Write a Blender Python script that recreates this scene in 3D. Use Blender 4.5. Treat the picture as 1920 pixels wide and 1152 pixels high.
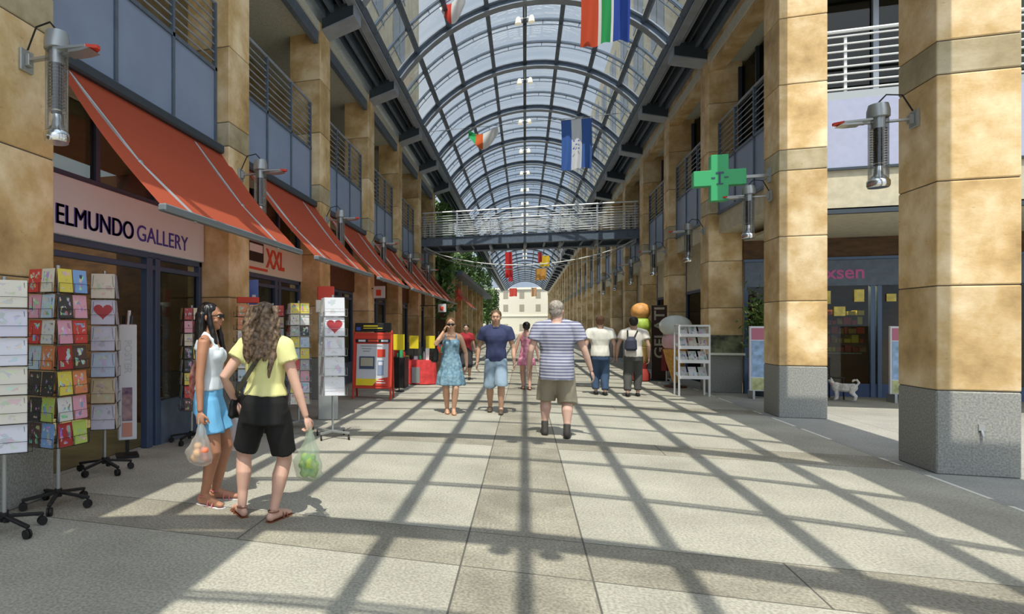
import bpy, bmesh, math, random
from mathutils import Vector, Matrix, Euler, noise
random.seed(7)
for o in list(bpy.data.objects): bpy.data.objects.remove(o)
SC = bpy.context.scene; COL = SC.collection
PI = math.pi

# ---------------------------------------------------------------- camera, world, sun, exposure
VX, VY, DD, TH, EYE = 984.0, 612.0, 3934.0, math.radians(17.5), 1.5
ST, CT = math.sin(TH), math.cos(TH)
FPX = DD*ST*CT
cam = bpy.data.objects.new('camera', bpy.data.cameras.new('camera')); COL.objects.link(cam)
cam.location = (0, 0, EYE); cam.rotation_euler = (PI/2, 0, TH)
cam.data.sensor_width = 36; cam.data.sensor_fit = 'HORIZONTAL'
cam.data.lens = FPX/1920*36
cam.data.shift_x = (960-(VX-FPX*math.tan(TH)))/1920; cam.data.shift_y = (VY-576)/1920
cam.data.clip_end = 600; cam.data.clip_start = .05
SC.camera = cam
SC.view_settings.view_transform = 'Standard'; SC.view_settings.look = 'None'
SC.view_settings.gamma = 1; SC.view_settings.use_curve_mapping = False
SC.view_settings.exposure = 0.1
SC.cycles.max_bounces = 8; SC.cycles.transparent_max_bounces = 16
SC.cycles.sample_clamp_indirect = 6
SC.cycles.use_denoising = True
SUN_SLOPE = .45
sun = bpy.data.objects.new('sun', bpy.data.lights.new('sun', 'SUN')); COL.objects.link(sun)
sun.data.energy = 4.8; sun.data.angle = math.radians(.35); sun.data.color = (1, .93, .80)
sun.rotation_euler = Vector((0, SUN_SLOPE, -1)).to_track_quat('-Z', 'Y').to_euler()
sun.location = (0, -20, 40)
W = bpy.data.worlds.new('sky'); SC.world = W; W.use_nodes = True
def world():
    nt = W.node_tree; N = nt.nodes; Lk = nt.links; N.clear()
    out = N.new('ShaderNodeOutputWorld'); bg = N.new('ShaderNodeBackground')
    tc = N.new('ShaderNodeTexCoord')
    dot = N.new('ShaderNodeVectorMath'); dot.operation = 'DOT_PRODUCT'
    sd = Vector((0, -SUN_SLOPE, 1)).normalized(); dot.inputs[1].default_value = sd
    Lk.new(tc.outputs['Generated'], dot.inputs[0])
    mr = N.new('ShaderNodeMapRange'); mr.inputs['From Min'].default_value = .45; mr.inputs['From Max'].default_value = 1
    mr.inputs['To Min'].default_value = 1.0; mr.inputs['To Max'].default_value = 3.2; mr.interpolation_type = 'SMOOTHSTEP'
    Lk.new(dot.outputs['Value'], mr.inputs['Value'])
    sep = N.new('ShaderNodeSeparateXYZ'); Lk.new(tc.outputs['Generated'], sep.inputs[0])
    # brighter, hazier sky over the open square behind the camera
    mb = N.new('ShaderNodeMapRange'); mb.inputs['From Min'].default_value = .1; mb.inputs['From Max'].default_value = -.7
    mb.inputs['To Min'].default_value = 0; mb.inputs['To Max'].default_value = .5
    Lk.new(sep.outputs['Y'], mb.inputs['Value'])
    ad = N.new('ShaderNodeMath'); ad.operation = 'ADD'; Lk.new(mr.outputs[0], ad.inputs[0]); Lk.new(mb.outputs[0], ad.inputs[1])
    ns = N.new('ShaderNodeTexNoise'); ns.inputs['Scale'].default_value = 2.2; ns.inputs['Detail'].default_value = 5
    Lk.new(tc.outputs['Generated'], ns.inputs['Vector'])
    cr = N.new('ShaderNodeValToRGB'); cr.color_ramp.elements[0].position = .38; cr.color_ramp.elements[1].position = .62
    cr.color_ramp.elements[0].color = (.42, .51, .64, 1); cr.color_ramp.elements[1].color = (.64, .68, .72, 1)
    Lk.new(ns.outputs['Fac'], cr.inputs['Fac']); Lk.new(cr.outputs['Color'], bg.inputs['Color'])
    ml = N.new('ShaderNodeMath'); ml.operation = 'MULTIPLY'; ml.inputs[1].default_value = .88
    Lk.new(ad.outputs[0], ml.inputs[0]); Lk.new(ml.outputs[0], bg.inputs['Strength'])
    Lk.new(bg.outputs[0], out.inputs[0])
world()

# ---------------------------------------------------------------- pixel -> place
def F(x, y):                       # floor point seen at pixel (x, y)
    d = y-VY
    return Vector((EYE*CT*(x-VX)/d, EYE*ST*(x-VX+DD)/d, 0))
def at(x, y, Y):                   # point on the plane Y seen at pixel (x, y)
    k = ST*(x-VX+DD)/Y
    return Vector((CT*(x-VX)/k, Y, EYE+(VY-y)/k))
def atX(x, y, X):                  # point on the plane X seen at pixel (x, y)
    k = CT*(x-VX)/X
    return Vector((X, ST*(x-VX+DD)/k, EYE+(VY-y)/k))
def PY(i): return 3.68+3.97*i      # near face of pillar i
PD, PX = .66, 3.98                 # pillar depth, pillar face

# ---------------------------------------------------------------- materials
def mat(name, col, rough=.6, metal=0, noise_=0, nscale=8, col2=None, bump=0, emit=None, spec=.4, island=0, objcol=False, detail=6, coord='Object', stretch=None, alpha=None):
    m = bpy.data.materials.new(name); m.use_nodes = True; nt = m.node_tree; N = nt.nodes; L = nt.links
    b = N['Principled BSDF']; b.inputs['Roughness'].default_value = rough; b.inputs['Metallic'].default_value = metal
    b.inputs['Specular IOR Level'].default_value = spec
    c = (*col, 1); src = None
    b.inputs['Base Color'].default_value = c
    if objcol:
        oi = N.new('ShaderNodeObjectInfo'); src = oi.outputs['Color']
    if noise_ or col2 or bump:
        tc = N.new('ShaderNodeTexCoord'); vec = tc.outputs[coord]
        if stretch:
            mp = N.new('ShaderNodeMapping'); mp.inputs['Scale'].default_value = stretch; L.new(vec, mp.inputs[0]); vec = mp.outputs[0]
        ns = N.new('ShaderNodeTexNoise'); ns.inputs['Scale'].default_value = nscale; ns.inputs['Detail'].default_value = detail
        L.new(vec, ns.inputs['Vector'])
        if noise_ or col2:
            cr = N.new('ShaderNodeValToRGB'); cr.color_ramp.elements[0].position = .35; cr.color_ramp.elements[1].position = .65
            if col2: cr.color_ramp.elements[0].color = c; cr.color_ramp.elements[1].color = (*col2, 1)
            else:
                cr.color_ramp.elements[0].color = (*[v*(1-noise_) for v in col], 1); cr.color_ramp.elements[1].color = (*[min(1, v*(1+noise_)) for v in col], 1)
            L.new(ns.outputs['Fac'], cr.inputs['Fac'])
            src = cr.outputs['Color']
        if bump:
            bp = N.new('ShaderNodeBump'); bp.inputs['Strength'].default_value = bump; bp.inputs['Distance'].default_value = .01
            L.new(ns.outputs['Fac'], bp.inputs['Height']); L.new(bp.outputs[0], b.inputs['Normal'])
    if island:
        g = N.new('ShaderNodeNewGeometry'); hs = N.new('ShaderNodeHueSaturation')
        oi = N.new('ShaderNodeObjectInfo')
        s = N.new('ShaderNodeMath'); s.operation = 'ADD'; L.new(g.outputs['Random Per Island'], s.inputs[0]); L.new(oi.outputs['Random'], s.inputs[1])
        fr = N.new('ShaderNodeMath'); fr.operation = 'FRACT'; L.new(s.outputs[0], fr.inputs[0])
        mr = N.new('ShaderNodeMapRange'); mr.inputs['To Min'].default_value = 1-island; mr.inputs['To Max'].default_value = 1+island
        L.new(fr.outputs[0], mr.inputs[0]); L.new(mr.outputs[0], hs.inputs['Value'])
        if src: L.new(src, hs.inputs['Color'])
        else: hs.inputs['Color'].default_value = c
        src = hs.outputs[0]
    if src: L.new(src, b.inputs['Base Color'])
    if emit:
        b.inputs['Emission Color'].default_value = (*emit[0], 1); b.inputs['Emission Strength'].default_value = emit[1]
    return m
def stone_mat(name, cols, scale=1.6, island=.13):
    m = bpy.data.materials.new(name); m.use_nodes = True; nt = m.node_tree; N = nt.nodes; L = nt.links
    b = N['Principled BSDF']; b.inputs['Roughness'].default_value = .55; b.inputs['Specular IOR Level'].default_value = .3
    tc = N.new('ShaderNodeTexCoord'); g = N.new('ShaderNodeNewGeometry'); oi = N.new('ShaderNodeObjectInfo')
    s = N.new('ShaderNodeMath'); s.operation = 'ADD'; L.new(g.outputs['Random Per Island'], s.inputs[0]); L.new(oi.outputs['Random'], s.inputs[1])
    sc = N.new('ShaderNodeMath'); sc.operation = 'MULTIPLY'; sc.inputs[1].default_value = 37; L.new(s.outputs[0], sc.inputs[0])
    ad = N.new('ShaderNodeVectorMath'); ad.operation = 'ADD'; L.new(tc.outputs['Object'], ad.inputs[0]); L.new(sc.outputs[0], ad.inputs[1])
    n1 = N.new('ShaderNodeTexNoise'); n1.inputs['Scale'].default_value = scale; n1.inputs['Detail'].default_value = 9; n1.inputs['Roughness'].default_value = .62
    L.new(ad.outputs[0], n1.inputs['Vector'])
    cr = N.new('ShaderNodeValToRGB'); E = cr.color_ramp.elements
    E[0].position = .26; E[0].color = (*cols[0], 1); E[1].position = .66; E[1].color = (*cols[2], 1)
    e = E.new(.47); e.color = (*cols[1], 1)
    L.new(n1.outputs['Fac'], cr.inputs['Fac'])
    # dark pits and veins of the travertine
    n2 = N.new('ShaderNodeTexNoise'); n2.inputs['Scale'].default_value = 9; n2.inputs['Detail'].default_value = 8; n2.inputs['Roughness'].default_value = .7
    mp = N.new('ShaderNodeMapping'); mp.inputs['Scale'].default_value = (1, 1, 2.2); L.new(ad.outputs[0], mp.inputs[0]); L.new(mp.outputs[0], n2.inputs['Vector'])
    c2 = N.new('ShaderNodeValToRGB'); c2.color_ramp.elements[0].position = .29; c2.color_ramp.elements[1].position = .37
    c2.color_ramp.elements[0].color = (.35, .28, .2, 1); c2.color_ramp.elements[1].color = (1, 1, 1, 1); L.new(n2.outputs['Fac'], c2.inputs['Fac'])
    mx = N.new('ShaderNodeMix'); mx.data_type = 'RGBA'; mx.blend_type = 'MULTIPLY'; mx.inputs[0].default_value = .6
    L.new(cr.outputs['Color'], mx.inputs[6]); L.new(c2.outputs['Color'], mx.inputs[7])
    fr = N.new('ShaderNodeMath'); fr.operation = 'FRACT'; L.new(s.outputs[0], fr.inputs[0])
    mr = N.new('ShaderNodeMapRange'); mr.inputs['To Min'].default_value = 1-island; mr.inputs['To Max'].default_value = 1+island; L.new(fr.outputs[0], mr.inputs[0])
    hs = N.new('ShaderNodeHueSaturation'); L.new(mr.outputs[0], hs.inputs['Value']); L.new(mx.outputs[2], hs.inputs['Color'])
    L.new(hs.outputs[0], b.inputs['Base Color'])
    bp = N.new('ShaderNodeBump'); bp.inputs['Strength'].default_value = .25; bp.inputs['Distance'].default_value = .01
    L.new(n2.outputs['Fac'], bp.inputs['Height']); L.new(bp.outputs[0], b.inputs['Normal'])
    return m
def paving_mat(name, c0, c1, speck, scale=.9):
    m = bpy.data.materials.new(name); m.use_nodes = True; nt = m.node_tree; N = nt.nodes; L = nt.links
    b = N['Principled BSDF']; b.inputs['Roughness'].default_value = .72; b.inputs['Specular IOR Level'].default_value = .25
    tc = N.new('ShaderNodeTexCoord')
    n1 = N.new('ShaderNodeTexNoise'); n1.inputs['Scale'].default_value = scale; n1.inputs['Detail'].default_value = 8; n1.inputs['Roughness'].default_value = .6
    L.new(tc.outputs['Object'], n1.inputs['Vector'])
    cr = N.new('ShaderNodeValToRGB'); cr.color_ramp.elements[0].position = .34; cr.color_ramp.elements[1].position = .66
    cr.color_ramp.elements[0].color = (*c0, 1); cr.color_ramp.elements[1].color = (*c1, 1); L.new(n1.outputs['Fac'], cr.inputs['Fac'])
    n2 = N.new('ShaderNodeTexNoise'); n2.inputs['Scale'].default_value = 55; n2.inputs['Detail'].default_value = 3; L.new(tc.outputs['Object'], n2.inputs['Vector'])
    c2 = N.new('ShaderNodeValToRGB'); c2.color_ramp.elements[0].position = .36; c2.color_ramp.elements[1].position = .64
    c2.color_ramp.elements[0].color = (*[1-speck]*3, 1); c2.color_ramp.elements[1].color = (1, 1, 1, 1); L.new(n2.outputs['Fac'], c2.inputs['Fac'])
    mx = N.new('ShaderNodeMix'); mx.data_type = 'RGBA'; mx.blend_type = 'MULTIPLY'; mx.inputs[0].default_value = 1
    L.new(cr.outputs['Color'], mx.inputs[6]); L.new(c2.outputs['Color'], mx.inputs[7]); L.new(mx.outputs[2], b.inputs['Base Color'])
    bp = N.new('ShaderNodeBump'); bp.inputs['Strength'].default_value = .15; bp.inputs['Distance'].default_value = .004
    L.new(n2.outputs['Fac'], bp.inputs['Height']); L.new(bp.outputs[0], b.inputs['Normal'])
    return m
def glass_mat(name, tint=(.9, .95, .97), refl=.10, rough=.02):
    m = bpy.data.materials.new(name); m.use_nodes = True; nt = m.node_tree; N = nt.nodes; L = nt.links; N.clear()
    out = N.new('ShaderNodeOutputMaterial'); t = N.new('ShaderNodeBsdfTransparent'); t.inputs[0].default_value = (*tint, 1)
    g = N.new('ShaderNodeBsdfGlossy'); g.inputs['Roughness'].default_value = rough
    lw = N.new('ShaderNodeLayerWeight'); lw.inputs['Blend'].default_value = .35
    mr = N.new('ShaderNodeMapRange'); mr.inputs['To Min'].default_value = refl*.5; mr.inputs['To Max'].default_value = min(1, refl*5); L.new(lw.outputs['Fresnel'], mr.inputs[0])
    mx = N.new('ShaderNodeMixShader'); L.new(mr.outputs[0], mx.inputs[0]); L.new(t.outputs[0], mx.inputs[1]); L.new(g.outputs[0], mx.inputs[2])
    L.new(mx.outputs[0], out.inputs[0]); return m
def cloth_mat(name, col, trans=.5, transp=0, rough=.8):
    m = bpy.data.materials.new(name); m.use_nodes = True; nt = m.node_tree; N = nt.nodes; L = nt.links; N.clear()
    out = N.new('ShaderNodeOutputMaterial'); d = N.new('ShaderNodeBsdfDiffuse'); d.inputs[0].default_value = (*col, 1)
    t = N.new('ShaderNodeBsdfTranslucent'); t.inputs[0].default_value = (*col, 1)
    mx = N.new('ShaderNodeMixShader'); mx.inputs[0].default_value = trans; L.new(d.outputs[0], mx.inputs[1]); L.new(t.outputs[0], mx.inputs[2])
    last = mx
    if transp:
        tr = N.new('ShaderNodeBsdfTransparent'); m2 = N.new('ShaderNodeMixShader'); m2.inputs[0].default_value = transp
        L.new(mx.outputs[0], m2.inputs[1]); L.new(tr.outputs[0], m2.inputs[2])
        gl = N.new('ShaderNodeBsdfGlossy'); gl.inputs['Roughness'].default_value = .2
        m3 = N.new('ShaderNodeMixShader'); m3.inputs[0].default_value = .06; L.new(m2.outputs[0], m3.inputs[1]); L.new(gl.outputs[0], m3.inputs[2]); last = m3
    L.new(last.outputs[0], out.inputs[0]); return m
def art_mat(name, k=.9):                 # printed card: object colour with a random motif in the middle
    m = bpy.data.materials.new(name); m.use_nodes = True; nt = m.node_tree; N = nt.nodes; L = nt.links
    b = N['Principled BSDF']; b.inputs['Roughness'].default_value = .35
    oi = N.new('ShaderNodeObjectInfo'); tc = N.new('ShaderNodeTexCoord')
    ml = N.new('ShaderNodeMath'); ml.operation = 'MULTIPLY'; ml.inputs[1].default_value = 50; L.new(oi.outputs['Random'], ml.inputs[0])
    ad = N.new('ShaderNodeVectorMath'); ad.operation = 'ADD'; L.new(tc.outputs['Generated'], ad.inputs[0]); L.new(ml.outputs[0], ad.inputs[1])
    vo = N.new('ShaderNodeTexVoronoi'); vo.inputs['Scale'].default_value = 4.2; L.new(ad.outputs[0], vo.inputs['Vector'])
    ns = N.new('ShaderNodeTexNoise'); ns.inputs['Scale'].default_value = 3.5; ns.inputs['Detail'].default_value = 4; L.new(ad.outputs[0], ns.inputs['Vector'])
    gt = N.new('ShaderNodeMath'); gt.operation = 'GREATER_THAN'; gt.inputs[1].default_value = .54; L.new(ns.outputs['Fac'], gt.inputs[0])
    # keep a plain border
    sp = N.new('ShaderNodeSeparateXYZ'); L.new(tc.outputs['Generated'], sp.inputs[0])
    def band(o):
        a = N.new('ShaderNodeMath'); a.operation = 'SUBTRACT'; a.inputs[1].default_value = .5; L.new(sp.outputs[o], a.inputs[0])
        c = N.new('ShaderNodeMath'); c.operation = 'ABSOLUTE'; L.new(a.outputs[0], c.inputs[0])
        d = N.new('ShaderNodeMath'); d.operation = 'LESS_THAN'; d.inputs[1].default_value = .38; L.new(c.outputs[0], d.inputs[0]); return d
    bx, bz = band('X'), band('Z')
    m1 = N.new('ShaderNodeMath'); m1.operation = 'MULTIPLY'; L.new(bx.outputs[0], m1.inputs[0]); L.new(bz.outputs[0], m1.inputs[1])
    m2 = N.new('ShaderNodeMath'); m2.operation = 'MULTIPLY'; L.new(m1.outputs[0], m2.inputs[0]); L.new(gt.outputs[0], m2.inputs[1])
    m3 = N.new('ShaderNodeMath'); m3.operation = 'MULTIPLY'; m3.inputs[1].default_value = k; L.new(m2.outputs[0], m3.inputs[0])
    hs = N.new('ShaderNodeHueSaturation'); hs.inputs['Saturation'].default_value = .75; hs.inputs['Value'].default_value = .8; L.new(vo.outputs['Color'], hs.inputs['Color'])
    mx = N.new('ShaderNodeMix'); mx.data_type = 'RGBA'; L.new(m3.outputs[0], mx.inputs[0]); L.new(oi.outputs['Color'], mx.inputs[6]); L.new(hs.outputs[0], mx.inputs[7])
    L.new(mx.outputs[2], b.inputs['Base Color']); return m
M = {}
M['stone'] = stone_mat('travertine', [(.33, .21, .085), (.62, .43, .20), (.86, .70, .45)])
M['stone_grey'] = stone_mat('pale_travertine', [(.27, .22, .12), (.42, .35, .21), (.56, .49, .34)], 2.2, .08)
M['granite'] = mat('granite', (.20, .205, .19), .6, 0, col2=(.34, .345, .32), nscale=55, bump=.2, detail=9)
M['field'] = paving_mat('washed_concrete', (.36, .345, .285), (.50, .48, .40), .36)
M['band'] = paving_mat('dark_paving', (.27, .25, .195), (.42, .39, .31), .42, 1.6)
M['side'] = paving_mat('side_paving', (.30, .30, .28), (.40, .395, .36), .3)
M['joint'] = mat('joint', (.10, .095, .08), .9)
M['slot'] = mat('drain_slot', (.62, .61, .56), .5)
M['steel'] = mat('blue_grey_steel', (.115, .15, .20), .45, .1, noise_=.12)
M['steel_dark'] = mat('dark_steel', (.045, .06, .075), .45, .1)
M['steel_light'] = mat('pale_steel', (.30, .34, .40), .5, .1, noise_=.1, nscale=3)
M['alu'] = mat('white_rail', (.72, .74, .74), .35, .3)
M['grey_metal'] = mat('grey_metal', (.42, .44, .44), .35, .6)
M['chrome'] = mat('chrome', (.75, .77, .78), .18, 1)
M['black'] = mat('black_plastic', (.012, .012, .012), .5)
M['panel'] = mat('balcony_panel', (.245, .31, .44), .45, noise_=.05, nscale=2)
M['panel_pale'] = mat('pale_panel', (.36, .39, .53), .45, noise_=.04)
M['frame_blue'] = mat('blue_frame', (.06, .09, .16), .4)
M['soffit'] = mat('soffit', (.66, .66, .58), .7, col2=(.50, .51, .44), nscale=45, detail=1)
M['beige'] = mat('beige_render', (.50, .46, .34), .7, noise_=.1)
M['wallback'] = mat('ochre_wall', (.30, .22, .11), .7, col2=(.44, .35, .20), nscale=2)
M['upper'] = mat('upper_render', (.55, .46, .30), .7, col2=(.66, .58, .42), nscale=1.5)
M['upwin'] = mat('upper_window', (.16, .18, .19), .3)
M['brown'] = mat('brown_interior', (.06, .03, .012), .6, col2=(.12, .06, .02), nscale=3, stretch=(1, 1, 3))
M['olive'] = mat('olive_interior', (.15, .125, .05), .7, noise_=.3, nscale=2)
M['dim'] = mat('dim_interior', (.05, .045, .035), .7, noise_=.4)
M['goods'] = mat('goods', (.30, .08, .03), .5, col2=(.6, .40, .10), nscale=9)
M['white'] = mat('white', (.80, .80, .80), .5)
M['sign'] = mat('sign_white', (.70, .72, .78), .45)
M['cream'] = mat('sign_cream', (.74, .72, .62), .45)
M['red'] = mat('red', (.62, .055, .03), .5)
M['yellow'] = mat('yellow', (.85, .68, .03), .5)
M['green'] = mat('cross_green', (.06, .42, .17), .4)
M['navy'] = mat('navy', (.06, .045, .32), .4)
M['redtext'] = mat('red_text', (.70, .08, .04), .4)
M['pink'] = mat('pink_text', (.55, .12, .35), .4)
M['blue'] = mat('poster_blue', (.05, .10, .45), .4)
M['wood'] = mat('dark_wood', (.09, .035, .015), .5, noise_=.3)
M['glass'] = glass_mat('roof_glass', (.90, .94, .96), .022)
M['winglass'] = glass_mat('window_glass', (.6, .64, .6), .05)
M['darkglass'] = glass_mat('dark_glass', (.22, .26, .24), .07)
M['lampglass'] = glass_mat('lamp_glass', (.93, .95, .95), .15)
M['bulb'] = mat('lamp_globe', (.9, .86, .70), .3, emit=((1, .9, .65), .35))
M['awning'] = cloth_mat('awning_red', (.82, .19, .11), .6)
M['art'] = art_mat('printed_card')
M['art_pale'] = art_mat('pale_printed_card', .35)
M['leaf'] = mat('leaf', (.035, .085, .015), .5, col2=(.12, .22, .04), nscale=1.2)
M['bark'] = mat('bark', (.10, .07, .045), .9, noise_=.3)

# ---------------------------------------------------------------- mesh helpers
class MB:
    def __init__(s): s.v = []; s.f = []; s.m = []
    def add(s, vs, fs, mi=0):
        b = len(s.v); s.v += [tuple(v) for v in vs]; s.f += [tuple(i+b for i in f) for f in fs]; s.m += [mi]*len(fs); return s
    def box(s, x0, x1, y0, y1, z0, z1, mi=0):
        return s.add([(x0, y0, z0), (x1, y0, z0), (x1, y1, z0), (x0, y1, z0), (x0, y0, z1), (x1, y0, z1), (x1, y1, z1), (x0, y1, z1)],
                     [(0, 3, 2, 1), (4, 5, 6, 7), (0, 1, 5, 4), (1, 2, 6, 5), (2, 3, 7, 6), (3, 0, 4, 7)], mi)
    def bar(s, p0, p1, w, h=None, mi=0, up=(0, 0, 1)):
        p0 = Vector(p0); p1 = Vector(p1); h = h or w; d = (p1-p0).normalized(); u = Vector(up)
        if abs(d.dot(u)) > .98: u = Vector((0, 1, 0))
        a = d.cross(u).normalized()*w/2; b = a.cross(d).normalized()*h/2
        vs = [p+q for p in (p0, p1) for q in (-a-b, a-b, a+b, -a+b)]
        return s.add(vs, [(0, 3, 2, 1), (4, 5, 6, 7), (0, 1, 5, 4), (1, 2, 6, 5), (2, 3, 7, 6), (3, 0, 4, 7)], mi)
    def tube(s, pts, r, n=8, mi=0, caps=True):
        pts = [Vector(p) for p in pts]; rs = r if isinstance(r, (list, tuple)) else [r]*len(pts)
        vs = []; a = None
        for i, p in enumerate(pts):
            d = (pts[min(i+1, len(pts)-1)]-pts[max(i-1, 0)]).normalized()
            if a is None: a = d.orthogonal().normalized()
            else: a = (a-d*a.dot(d)).normalized()
            b = d.cross(a)
            vs += [p+(a*math.cos(t)+b*math.sin(t))*rs[i] for t in [2*PI*j/n for j in range(n)]]
        fs = [(i*n+j, i*n+(j+1) % n, (i+1)*n+(j+1) % n, (i+1)*n+j) for i in range(len(pts)-1) for j in range(n)]
        if caps: fs += [tuple(range(n))[::-1], tuple((len(pts)-1)*n+j for j in range(n))]
        return s.add(vs, fs, mi)
    def lathe(s, prof, c=(0, 0, 0), n=20, mi=0):
        vs = [(c[0]+r*math.cos(2*PI*j/n), c[1]+r*math.sin(2*PI*j/n), c[2]+z) for r, z in prof for j in range(n)]
        fs = [(i*n+j, i*n+(j+1) % n, (i+1)*n+(j+1) % n, (i+1)*n+j) for i in range(len(prof)-1) for j in range(n)]
        fs += [tuple(range(n))[::-1], tuple((len(prof)-1)*n+j for j in range(n))]
        return s.add(vs, fs, mi)
    def ell(s, c, r, rot=None, nu=16, nv=10, mi=0):
        c = Vector(c); r = (r, r, r) if isinstance(r, (int, float)) else r
        R = rot if rot is not None else Matrix.Identity(3); vs = [c+R@Vector((0, 0, -r[2]))]
        for i in range(1, nv):
            t = -PI/2+PI*i/nv
            for j in range(nu):
                p = 2*PI*j/nu; vs.append(c+R@Vector((r[0]*math.cos(t)*math.cos(p), r[1]*math.cos(t)*math.sin(p), r[2]*math.sin(t))))
        vs.append(c+R@Vector((0, 0, r[2]))); k = len(vs)-1
        fs = [(0, 1+(j+1) % nu, 1+j) for j in range(nu)]
        fs += [(1+i*nu+j, 1+i*nu+(j+1) % nu, 1+(i+1)*nu+(j+1) % nu, 1+(i+1)*nu+j) for i in range(nv-2) for j in range(nu)]
        fs += [(k, 1+(nv-2)*nu+j, 1+(nv-2)*nu+(j+1) % nu) for j in range(nu)]
        return s.add(vs, fs, mi)
    def loft(s, rings, n=28, mi=0):          # ring: (cx, cy, z, rx, ry[, wave, count, phase])
        vs = []
        for q in rings:
            cx, cy, z, rx, ry = q[:5]; wv, ct, ph = (q[5:]+(0, 0, 0))[:3]
            for j in range(n):
                t = 2*PI*j/n; k = 1+wv*math.sin(ct*t+ph); vs.append((cx+rx*k*math.cos(t), cy+ry*k*math.sin(t), z))
        fs = [(i*n+j, i*n+(j+1) % n, (i+1)*n+(j+1) % n, (i+1)*n+j) for i in range(len(rings)-1) for j in range(n)]
        fs += [tuple(range(n))[::-1], tuple((len(rings)-1)*n+j for j in range(n))]
        return s.add(vs, fs, mi)
    def prism(s, pts, axis, a, b, mi=0):      # polygon pts (2D) extruded along axis from a to b
        def P(p, t): return (t, p[0], p[1]) if axis == 'x' else ((p[0], t, p[1]) if axis == 'y' else (p[0], p[1], t))
        n = len(pts); vs = [P(p, a) for p in pts]+[P(p, b) for p in pts]
        return s.add(vs, [tuple(range(n)), tuple(range(2*n-1, n-1, -1))]+[(i, i+n, (i+1) % n+n, (i+1) % n) for i in range(n)], mi)
    def xf(s, mx, start=0):
        for i in range(start, len(s.v)): s.v[i] = tuple(mx@Vector(s.v[i]))
        return s
    def build(s, name, mats, parent=None, loc=None, smooth=False, bevel=0, bseg=1, remesh=0, sm=0, fix=True):
        me = bpy.data.meshes.new(name); me.from_pydata(s.v, [], s.f)
        mats = mats if isinstance(mats, (list, tuple)) else [mats]
        for m_ in mats: me.materials.append(M[m_] if isinstance(m_, str) else m_)
        me.polygons.foreach_set('material_index', s.m)
        if fix:
            bm = bmesh.new(); bm.from_mesh(me); bmesh.ops.recalc_face_normals(bm, faces=bm.faces); bm.to_mesh(me); bm.free()
        o = bpy.data.objects.new(name, me); COL.objects.link(o)
        if bevel:
            b = o.modifiers.new('b', 'BEVEL'); b.width = bevel; b.segments = bseg; b.limit_method = 'ANGLE'; bake(o)
        if remesh:
            r = o.modifiers.new('r', 'REMESH'); r.mode = 'VOXEL'; r.voxel_size = remesh; r.use_smooth_shade = True
            if sm: q = o.modifiers.new('s', 'SMOOTH'); q.factor = .5; q.iterations = sm
            bake(o)
            for m_ in mats:
                if not o.data.materials: o.data.materials.append(M[m_] if isinstance(m_, str) else m_)
        if smooth and not remesh:
            o.data.polygons.foreach_set('use_smooth', [True]*len(o.data.polygons)); o.data.set_sharp_from_angle(angle=math.radians(40))
        if parent: o.parent = parent
        if loc: o.location = loc
        return o
def bake(o):
    dg = bpy.context.evaluated_depsgraph_get(); dg.update()
    me = bpy.data.meshes.new_from_object(o.evaluated_get(dg)); old = o.data
    o.modifiers.clear(); o.data = me; me.name = old.name; bpy.data.meshes.remove(old)
def tag(o, label, cat, group=None, kind=None):
    if label: o['label'] = label
    if cat: o['category'] = cat
    if group: o['group'] = group
    if kind: o['kind'] = kind
    return o
def empty(name, loc=(0, 0, 0), rz=0, label=None, cat=None, group=None, kind=None):
    o = bpy.data.objects.new(name, None); COL.objects.link(o); o.location = loc; o.rotation_euler = (0, 0, rz); o.empty_display_size = .1
    return tag(o, label, cat, group, kind)
def struct(o): o['kind'] = 'structure'; return o
def copy_tree(o, parent=None):
    c = o.copy(); COL.objects.link(c); c.parent = parent
    for ch in list(o.children): copy_tree(ch, c)
    return c
def text(name, body, size, m, parent=None, loc=(0, 0, 0), face='+x', width=None, off=0, ext=.004, roll=0, height=None, align='LEFT', tilt=None):
    cu = bpy.data.curves.new(name, 'FONT'); cu.body = body; cu.size = size; cu.extrude = ext; cu.offset = off; cu.align_x = align
    t = bpy.data.objects.new(name, cu); COL.objects.link(t); dg = bpy.context.evaluated_depsgraph_get(); dg.update()
    me = bpy.data.meshes.new_from_object(t.evaluated_get(dg)); bpy.data.objects.remove(t)
    xs = [v.co.x for v in me.vertices]; ys = [v.co.y for v in me.vertices]
    fx = width/(max(xs)-min(xs)) if width else 1; fy = height/(max(ys)-min(ys)) if height else 1
    x0 = min(xs) if align == 'LEFT' else 0
    if roll: Rz = Matrix.Rotation(roll, 4, 'Z')
    else: Rz = Matrix.Identity(4)
    B = {'+x': Matrix(((0, 0, 1), (1, 0, 0), (0, 1, 0))), '-x': Matrix(((0, 0, -1), (-1, 0, 0), (0, 1, 0))), '-y': Matrix(((1, 0, 0), (0, 0, -1), (0, 1, 0)))}[face].to_4x4()
    T = Matrix.Translation(loc)@(tilt or Matrix.Identity(4))@B@Rz
    for v in me.vertices: v.co = T@Vector(((v.co.x-x0)*fx, v.co.y*fy, v.co.z))
    me.materials.clear(); me.materials.append(M[m])
    o = bpy.data.objects.new(name, me); COL.objects.link(o); o.parent = parent
    return o
ORD = ['first', 'second', 'third', 'fourth', 'fifth', 'sixth', 'seventh', 'eighth', 'ninth', 'tenth', 'eleventh', 'twelfth', 'thirteenth', 'fourteenth']
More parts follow.
